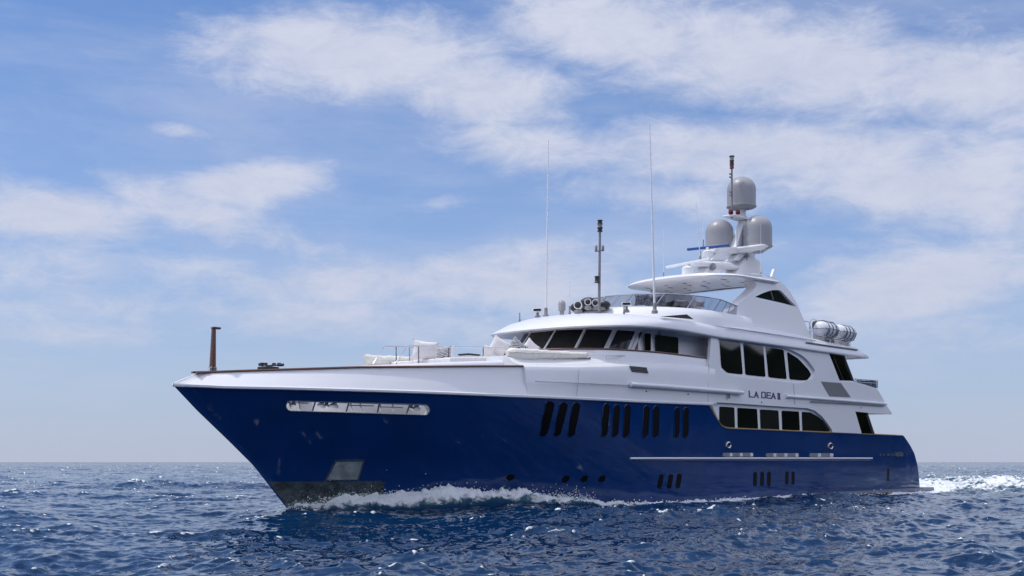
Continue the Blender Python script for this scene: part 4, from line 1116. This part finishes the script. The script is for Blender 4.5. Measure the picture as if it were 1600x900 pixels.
for q0, q1 in ((at_y(405, 569.5, .86), at_y(411, 570, .66)), (at_y(434, 570.4, .05), at_y(443, 570, -.17))):
    bm = bmesh.new(); a_tube(bm, [q0, q1], .05, 8); put('handle_grip', bm, BLACK, e)
bm = bmesh.new(); a_box(bm, Vector((q.x - .05, q.y, q.z - .02)), (.6, .5, .12)); put('ski_console', bm, DARK, e, bevel=.04)
bm = bmesh.new()
for px, py in ((409, 566.8), (415, 567.0), (428, 567.4), (436, 567.2)):
    a_box(bm, at_y(px, py + 1.2, .35), (.08, .12, .06))
put('ski_mirror', bm, BLACK, e)

# life raft canisters
for k, (xc, lab) in enumerate(((38.05, 'forward white life raft canister in the steel cradle on the boat deck edge'), (40.15, 'aft white life raft canister in the steel cradle nearest the stern'))):
    c = Vector((xc, -3.55, 9.02)); e = empty('life_raft', (xc + .75, -3.55, 8.63), lab, 'life raft', 'life raft canisters on the boat deck')
    R = .41; bm = bmesh.new()
    a_lathe(bm, [(.02, -.16), (R * .55, -.13), (R * .85, -.05), (R, .05), (R, 1.5), (R * .85, 1.6), (R * .5, 1.66), (.02, 1.68)], c, (1, 0, 0), 36); body = put('canister', bm, WHITE, e, angle=50)
    bm = bmesh.new()
    for d in (.35, .75, 1.2): a_lathe(bm, [(R + .001, d - .03), (R + .02, d - .03), (R + .02, d + .03), (R + .001, d + .03)], c, (1, 0, 0), 36)
    put('strap', bm, BLACK, body, angle=30)
    bm = bmesh.new(); P = [c + Vector((-.03 if abs(t) < 9 else 0, 0, 0)) for t in ()]
    a_tube(bm, [c + Vector((-.06, -R * .97, 0)), c + Vector((1.55, -R * 1.005, 0))], .022, 6); a_tube(bm, [c + Vector((-.12, -R * .8, 0)), c + Vector((-.17, 0, 0)), c + Vector((-.12, R * .8, 0))], .016, 6); put('seam', bm, GREY, body)
# gear behind them
q = at_y(1287, 499, -2.45)
e = empty('covered_grill', (q.x, q.y, 8.3), 'black covered grill behind the forward life raft canister', 'grill')
bm = bmesh.new(); a_box(bm, (q.x, q.y, 9.45), (1.5, .8, .55)); put('lid', bm, BLACK, e, bevel=.18)
bm = bmesh.new(); a_box(bm, (q.x, q.y, 8.75), (1.3, .7, .9)); put('cabinet', bm, GREY, e, bevel=.03)
q = at_y(1310, 501, -2.3)
e = empty('deck_locker', (q.x, q.y, 8.3), 'pale grey locker box with round latch behind the aft life raft canister', 'locker')
bm = bmesh.new(); a_box(bm, (q.x, q.y, 9.0), (1.0, .8, 1.35)); bx_ = put('locker_body', bm, DOME, e, bevel=.1)
bm = bmesh.new(); a_lathe(bm, [(.11, 0), (.09, .04)], Vector((q.x - .1, q.y - .40, 9.5)), (0, -1, 0), 16); put('latch', bm, BLACK, e)

# ================================================================== SEA
def fft_tile(n, L, wind, wdir, kmin, kmax, lo_pass=None, seed=1, spread=2.0, rms=0.1, chop=1.0):
    g = np.random.default_rng(seed); k1 = np.fft.fftfreq(n, L / n) * 2 * np.pi
    kx, ky = np.meshgrid(k1, k1, indexing='ij'); k = np.hypot(kx, ky); k[0, 0] = 1e-6
    Lw = wind * wind / 9.81
    ph = np.exp(-1 / (k * Lw) ** 2) / k ** 3.25
    c = (kx * math.cos(wdir) + ky * math.sin(wdir)) / k
    ph *= (0.12 + np.abs(c) ** spread) * np.where(c > 0, 1.0, 0.35)
    ph *= (k > kmin) * np.exp(-(k / kmax) ** 4)
    h = (g.normal(size=(n, n)) + 1j * g.normal(size=(n, n))) * np.sqrt(ph); h[0, 0] = 0
    z = np.fft.ifft2(h).real; s = rms / z.std()
    res = []
    for kc in lo_pass:
        f = np.exp(-(k / kc) ** 2) if kc else 1.0
        hh = h * f * s
        res.append((np.fft.ifft2(hh).real, chop * np.fft.ifft2(-1j * hh * kx / k * -1).real * 1.0, chop * np.fft.ifft2(-1j * hh * ky / k * -1).real))
    return res
def samp(A, L, x, y):
    n = A.shape[0]; u = (x / L * n) % n; v = (y / L * n) % n
    i = np.floor(u).astype(int); j = np.floor(v).astype(int); fu = u - i; fv = v - j
    i %= n; j %= n; i1 = (i + 1) % n; j1 = (j + 1) % n
    return A[i, j] * (1 - fu) * (1 - fv) + A[i1, j] * fu * (1 - fv) + A[i, j1] * (1 - fu) * fv + A[i1, j1] * fu * fv
WD = math.radians(-75)
LP = [None, 9.0, 3.5, 1.4, 0.5]
A1 = fft_tile(768, 47.0, 5.2, WD, .25, 28., LP, 3, 1.0, 0.112, 1.25)
A2 = fft_tile(512, 211.0, 8.5, WD + .35, .05, 1.1, LP, 5, 3.0, 0.055, 1.0)
NZ = fft_tile(512, 37.0, 30, 0, .3, 40., [None], 9, 0.0, 1.0)[0][0]
def pnoise(n, L, pw, seed):
    g = np.random.default_rng(seed); k1 = np.fft.fftfreq(n, L / n) * 2 * np.pi
    kx, ky = np.meshgrid(k1, k1, indexing='ij'); k = np.hypot(kx, ky); k[0, 0] = 1e9
    h = (g.normal(size=(n, n)) + 1j * g.normal(size=(n, n))) * k ** -pw * (k > .5)
    z = np.fft.ifft2(h).real; return z / z.std()
def fold(A, L):
    n = A[0].shape[0]; h_ = L / n; gx, gy = np.gradient(A[1], h_); hx, hy = np.gradient(A[2], h_)
    return (1 + gx) * (1 + hy) - gy * hx
_j = fold(A1[0], 47.0); _jt = np.percentile(_j, 2.6); _jl = np.percentile(_j, .7)
SPARKLE = np.clip((_jt - _j) / (_jt - _jl), 0, 1.6)  # sun sparkle painted as white flecks on the sharpest crests
_gx, _gy = np.gradient(A1[0][0], 47.0 / 768); print('rms slope', np.hypot(_gx, _gy).std(), 'chop J', _jt, _jl)
FN = pnoise(1024, 31.0, 1.35, 21)
FN2 = pnoise(1024, 83.0, 1.5, 22)
def wl_b(x):
    xs = np.linspace(3, 53, 400); bs = np.array([hull_b(min(a, 50.7), .05) if a > 4.7 else 0 for a in xs])
    return np.interp(x, xs, bs, left=0, right=bs[-1])
BW = [(4.0, .0), (4.6, .20), (5.5, .34), (7, .50), (8.5, .58), (10, .62), (12, .60), (14, .53), (16, .42), (18, .26), (20, .12), (22, .04), (25, .06), (28, .05), (32, -.03), (36, -.12), (44, -.14), (50, -.14), (54, 0)]
def sea_height(x, y, spacing):
    lev = np.clip(np.log2(np.maximum(spacing, 1e-3) / .16) / 1.6, 0, 3.999)
    i0 = np.floor(lev).astype(int); fr = lev - i0
    dX = np.zeros_like(x); dY = np.zeros_like(x); Z = np.zeros_like(x)
    for (A, L, rot) in ((A1, 47.0, 0.0), (A2, 211.0, .0)):
        for l in range(5):
            wgt = np.where(i0 == l, 1 - fr, 0) + np.where(i0 + 1 == l, fr, 0)
            m = wgt > 0
            if not m.any(): continue
            xx, yy = x[m], y[m]
            Z[m] += wgt[m] * samp(A[l][0], L, xx, yy); dX[m] += wgt[m] * samp(A[l][1], L, xx, yy); dY[m] += wgt[m] * samp(A[l][2], L, xx, yy)
    near = np.exp(-((x - 26) / 60) ** 2) * np.exp(-(y / 40) ** 2)
    b = wl_b(x); d = np.abs(y) - b
    n1_ = samp(FN, 31.0, x, y); n2_ = samp(FN2, 83.0, x, y); n3_ = samp(FN, 31.0, x * 2.7 + 5, y * 2.7)
    inx = (x > 3.6) & (x < 55)
    amp = np.interp(x, [t[0] for t in BW], [t[1] for t in BW])
    d0 = np.interp(x, [4, 7, 10, 14, 20, 34, 40, 50], [.0, .15, .3, .5, .5, .5, .75, .8]); wd = np.interp(x, [4, 7, 12, 18, 50], [.35, .55, .75, .7, .65])
    sh = np.where(d < d0, 1.0, np.exp(-((d - d0) / wd) ** 2))
    bow = np.where(inx, amp * sh * (1 + .12 * n1_ + .05 * n3_ + .10 * n2_), 0)
    foamy = np.where(inx, np.clip(1.55 - (d - d0) / wd * .95, 0, 1.4) * np.interp(x, [4.2, 5, 7, 15, 18, 22, 26, 32, 40, 46, 52], [.6, .85, 1.1, 1.1, 1.0, .98, 1.0, 1.05, 1.2, 1.25, 1.25]), 0)
    # thin lacing drifting off the side
    lace = np.where((x > 6) & (x < 56), np.exp(-np.maximum(d - .3, 0) / (0.7 + .035 * np.maximum(x - 6, 0))) * .50, 0) + np.where((x > 44) & (y < 0), np.exp(-((d - 2.4 - .22 * (x - 44)) / (1.0 + .06 * (x - 44))) ** 2) * .62 * np.exp(-((x - 56) / 16) ** 2), 0)
    # turbulent wake astern
    ws = 4.0 + .30 * np.maximum(x - 48.5, 0)
    wake = np.where(x > 50, np.exp(-(np.abs(y) / ws) ** 4), 0) * np.exp(-np.maximum(x - 50, 0) / 160)
    edge = np.where(x > 46, np.exp(-((np.abs(y) - ws) / 1.2) ** 2), 0) * np.exp(-np.maximum(x - 50, 0) / 60)
    mound = wake * (.12 * n2_ + .10 * n1_ + .16) + edge * .18
    # diverging stern and bow wave crests
    def crest(x0, y0, ang, Lc, wv, a):
        u = (x - x0) * math.cos(ang) + (-np.abs(y) - y0) * math.sin(ang); v = -(x - x0) * math.sin(ang) + (-np.abs(y) - y0) * math.cos(ang)
        return a * np.exp(-((u - Lc) / Lc) ** 2) * (np.exp(-(v / wv) ** 2) - .6 * np.exp(-((v - 2 * wv) / (1.3 * wv)) ** 2))
    cr = crest(24, -13.3, math.radians(-12), 6, 1.2, .40) + crest(20, -6.8, math.radians(-26), 10, 1.3, .14) + crest(60, -9, math.radians(-25), 10, 1.2, .3)
    cap = np.clip((crest(24, -13.1, math.radians(-12), 6, .45, 1.0) - .45) * 1.5, 0, 1) * np.clip(n1_, 0, 1)
    Z = Z * np.clip(.85 + .22 * n2_, .45, 1.4)
    calm = 1 - .75 * np.where(inx, np.exp(-np.maximum(d, 0) / 1.6), 0)
    z = Z * calm + bow + mound + cr - .04
    foam_sparkle = np.maximum.reduce([foamy, wake * (1.0 + .16 * n2_), edge * .75, lace, cap * .7])
    z = z + np.clip(foam_sparkle, 0, 1) * (.035 * n3_ + .03 * n1_) * np.clip(.5 / np.maximum(spacing, .1), 0, 1)
    # scattered natural whitecaps on steep crests
    wc = np.clip((Z - .30) * 5, 0, 1) * np.clip(n1_ - .4, 0, 1)
    foam_sparkle = np.maximum(foam_sparkle, wc * .9)
    fl = samp(SPARKLE, 47.0, x, y) * np.clip(.62 + .6 * n2_, 0, 1.5); foam_sparkle = np.maximum(foam_sparkle, fl * 1.25)  # painted sparkle shares the white of the real foam
    return x + dX * .9 * calm, y + dY * .9 * calm, z, foam_sparkle
def build_sea():
    th0 = math.atan2(FWD[1], FWD[0])
    r1 = [5.0]
    while r1[-1] < 2200: r1.append(r1[-1] + max(.06, r1[-1] * (.0045 if r1[-1] < 130 else .009)))
    while r1[-1] < 26000: r1.append(r1[-1] * 1.12)
    r1 = np.array(r1)
    t_d = np.linspace(-math.radians(31), math.radians(31), 1050)
    verts, faces, foams = [], [], []
    off = 0
    for (rr, tt) in ((r1, t_d), (np.concatenate([np.geomspace(5.0, 2200, 230), np.geomspace(2600, 26000, 14)]), np.linspace(math.radians(31), 2 * math.pi - math.radians(31), 420))):
        Rg, Tg = np.meshgrid(rr, tt, indexing='ij')
        x = CAM[0] + Rg * np.cos(th0 + Tg); y = CAM[1] + Rg * np.sin(th0 + Tg)
        dr = np.gradient(rr)[:, None] * np.ones_like(Tg); sp = np.maximum(dr * .8, Rg * (tt[1] - tt[0]))
        X, Yv, Z, Fm = sea_height(x.ravel(), y.ravel(), sp.ravel())
        fade = np.clip(1.3 - Rg.ravel() / 1500, 0, 1); Z = Z * fade
        verts.append(np.stack([X, Yv, Z], 1)); foams.append(Fm)
        nr, nt = Rg.shape; ii, jj = np.meshgrid(np.arange(nr - 1), np.arange(nt - 1), indexing='ij'); a = (ii * nt + jj).ravel() + off
        faces.append(np.stack([a, a + nt, a + nt + 1, a + 1], 1)); off += nr * nt
    # disc under the camera
    n0 = off; k = 64; ring = np.array([[CAM[0] + 5.15 * math.cos(2 * math.pi * i / k), CAM[1] + 5.15 * math.sin(2 * math.pi * i / k), -.02] for i in range(k)])
    verts.append(np.concatenate([ring, [[CAM[0], CAM[1], -.02]]])); foams.append(np.zeros(k + 1))
    faces.append(np.array([[n0 + i, n0 + (i + 1) % k, n0 + k, n0 + k] for i in range(k)]))
    V = np.concatenate(verts).astype(np.float32); F = np.concatenate(faces); fo = np.concatenate(foams).astype(np.float32)
    me = bpy.data.meshes.new('sea'); tri = F[:, 2] == F[:, 3]; Q = F[~tri]; T = F[tri][:, :3]
    me.vertices.add(len(V)); me.vertices.foreach_set('co', V.ravel())
    li = np.concatenate([Q.ravel(), T.ravel()]).astype(np.int32); me.loops.add(len(li)); me.loops.foreach_set('vertex_index', li)
    ls = np.concatenate([np.arange(len(Q)) * 4, len(Q) * 4 + np.arange(len(T)) * 3]).astype(np.int32)
    me.polygons.add(len(ls)); me.polygons.foreach_set('loop_start', ls)
    me.polygons.foreach_set('loop_total', np.concatenate([np.full(len(Q), 4), np.full(len(T), 3)]).astype(np.int32))
    me.update(calc_edges=True); me.validate()
    at = me.attributes.new('foam_sparkle', 'FLOAT', 'POINT'); at.data.foreach_set('value', fo)
    me.polygons.foreach_set('use_smooth', np.ones(len(me.polygons), dtype=bool))
    o = bpy.data.objects.new('sea', me); sc.collection.objects.link(o)
    props(o, 'choppy deep blue sea with white bow wave and foaming wake', kind='structure')
    return o
sea = build_sea()
m = bpy.data.materials.new('sea_water'); m.use_nodes = True; T = NT(m.node_tree); b = m.node_tree.nodes['Principled BSDF']
tcn = T.n('ShaderNodeTexCoord'); co = tcn.outputs['Object']
at_ = T.n('ShaderNodeAttribute'); at_.attribute_name = 'foam_sparkle'; fo = at_.outputs['Fac']
mpp = T.n('ShaderNodeMapping', ins={0: co}); mpp.inputs['Scale'].default_value = (.55, 1.0, 1.0); mpp.inputs['Rotation'].default_value = (0, 0, .3)
fn1 = T.n('ShaderNodeTexNoise', ins={'Vector': mpp.outputs[0], 'Scale': 2.6, 'Detail': 8.0, 'Roughness': 0.68, 'Distortion': 0.6}).outputs['Fac']
fn2 = T.n('ShaderNodeTexNoise', ins={'Vector': co, 'Scale': 0.8, 'Detail': 5.0, 'Roughness': 0.6}).outputs['Fac']
fm = T.m('ADD', fo, T.m('ADD', T.m('MULTIPLY', T.m('SUBTRACT', fn1, 0.5), 2.1), T.m('MULTIPLY', T.m('SUBTRACT', fn2, 0.5), 0.8)))
fmask = T.m('MULTIPLY', T.ss(fm, 0.52, 1.0), T.ss(fo, 0.02, 0.12))
deep = T.mixc(T.ss(fn2, .35, .65), (0.0015, 0.018, 0.056), (0.002, 0.023, 0.068))
deep = T.mixc(T.m('MULTIPLY', T.ss(fo, .1, 1.0), .7), deep, (0.03, 0.11, 0.14))
m.node_tree.links.new(T.mixc(fmask, deep, (0.74, 0.77, 0.79)), b.inputs['Base Color'])
m.node_tree.links.new(T.m('MULTIPLY_ADD', fmask, 0.6, 0.045), b.inputs['Roughness'])
b.inputs['IOR'].default_value = 1.333; b.inputs['Specular IOR Level'].default_value = 0.27
r1_ = T.n('ShaderNodeTexNoise', ins={'Vector': co, 'Scale': 2.2, 'Detail': 6.0, 'Roughness': 0.62}).outputs['Fac']
r2_ = T.n('ShaderNodeTexNoise', ins={'Vector': mpp.outputs[0], 'Scale': 0.5, 'Detail': 4.0, 'Roughness': 0.6}).outputs['Fac']
geo = T.n('ShaderNodeNewGeometry')
dv = T.n('ShaderNodeVectorMath', operation='DISTANCE', ins={0: geo.outputs['Position'], 1: (-22.52, -34.1, 0.0)}).outputs['Value']
far = T.ss(dv, 30.0, 330.0)
nA = T.n('ShaderNodeTexNoise', ins={'Vector': co, 'Scale': 3.3, 'Detail': 3.0, 'Roughness': 0.6}).outputs['Color']
nB = T.n('ShaderNodeTexNoise', ins={'Vector': mpp.outputs[0], 'Scale': 0.55, 'Detail': 5.0, 'Roughness': 0.7}).outputs['Color']
def vm(op, a, b_):
    nd = T.t.nodes.new('ShaderNodeVectorMath'); nd.operation = op
    for k_, v_ in ((0, a), (1, b_)):
        if isinstance(v_, bpy.types.NodeSocket): T.t.links.new(v_, nd.inputs[k_])
        else: nd.inputs[k_].default_value = v_
    return nd.outputs[0]
def vscale(a, f_):
    nd = T.t.nodes.new('ShaderNodeVectorMath'); nd.operation = 'SCALE'; T.t.links.new(a, nd.inputs[0])
    if isinstance(f_, bpy.types.NodeSocket): T.t.links.new(f_, nd.inputs['Scale'])
    else: nd.inputs['Scale'].default_value = f_
    return nd.outputs[0]
patch = T.ss(T.n('ShaderNodeTexNoise', ins={'Vector': mpp.outputs[0], 'Scale': 0.035, 'Detail': 3.0}).outputs['Fac'], .35, .65)
pA = vscale(vm('MULTIPLY', vm('SUBTRACT', nA, (.5, .5, .5)), (1, 1, 0)), T.m('MULTIPLY', T.m('MULTIPLY_ADD', far, 0.9, 0.55), T.m('MULTIPLY_ADD', patch, 0.8, 0.6)))
pB = vscale(vm('MULTIPLY', vm('SUBTRACT', nB, (.5, .5, .5)), (1, 1, 0)), T.m('MULTIPLY', far, 1.3))
nrm_ = vm('NORMALIZE', vm('ADD', geo.outputs['Normal'], vm('ADD', pA, pB)), (0, 0, 0))
bp2 = T.n('ShaderNodeBump', ins={'Height': T.m('MULTIPLY', fm, fmask), 'Strength': 0.6, 'Distance': 0.10, 'Normal': nrm_})
m.node_tree.links.new(bp2.outputs[0], b.inputs['Normal'])
sea.data.materials.append(m)

# flying droplets along the bow wave
def build_spray():
    bm = bmesh.new(); g = np.random.default_rng(4)
    tmpl = bmesh.new(); bmesh.ops.create_icosphere(tmpl, subdivisions=1, radius=1.0)
    tv = [v.co.copy() for v in tmpl.verts]; tf = [[v.index for v in f.verts] for f in tmpl.faces]; tmpl.free()
    V, Fc = [], []
    for k in range(2600):
        x = 4.5 + 13 * g.random() ** .9 if k % 4 else 18 + 33 * g.random()
        a = interp(x, BW); d = abs(g.normal(.25, .35)); b_ = float(wl_b(x)); big = x < 18
        z = max(a, .02) * (1.0 if big else .8) + (g.exponential(.10 if big else .05)) - .06
        r = float(g.uniform(.008, .022) if k % 12 else g.uniform(.02, .04)); y = -(b_ + d + .05 + (.12 * z)); n0 = len(V)
        for v in tv: V.append((x + v.x * r * g.uniform(.8, 1.6), y + v.y * r, z + v.z * r * g.uniform(.7, 1.3)))
        Fc += [[n0 + i for i in f] for f in tf]
    me = bpy.data.meshes.new('bow_spray'); me.from_pydata(V, [], Fc); me.materials.append(MATS['spray_white'])
    for p in me.polygons: p.use_smooth = True
    o = bpy.data.objects.new('bow_spray', me); sc.collection.objects.link(o)
    props(o, 'fine white spray droplets thrown up along the bow wave', 'spray', kind='stuff')
mat('spray_white', (0.8, 0.82, 0.84), 0.4)
build_spray()

# the wooded coast behind the photographer, seen only as reflections in glass and paint
bm = bmesh.new(); rows = []
for i in range(520):
    a = math.radians(-200 + 193 * i / 519); r_ = []
    for rr, hf in ((420, -.05), (440, .25), (480, .6), (540, 1.0), (640, .8), (800, 0)):
        hh = 96 + 4 * math.sin(a * 97) + 3 * math.sin(a * 211 + 1) + 22 * math.sin(a * 3.1 + 1) + 9 * math.sin(a * 7.7) + 5 * math.sin(a * 19) + 3 * math.sin(a * 43)
        ff = min(1, i / 18, (519 - i) / 18); r_.append(Vector((CAM[0] + rr * math.cos(a), CAM[1] + rr * math.sin(a), hh * hf * ff - .5)))
    rows.append(r_)
a_grid(bm, rows)
HILL = mat('wooded_slope', (0.008, 0.013, 0.006), 1.0, spec=0.1, var=0.7, vscale=.08, bump=1.0, bscale=.15)
props(put('hills', bm, HILL, None), 'wooded coastal hills behind the photographer', kind='structure')
print('objects', len(bpy.data.objects))
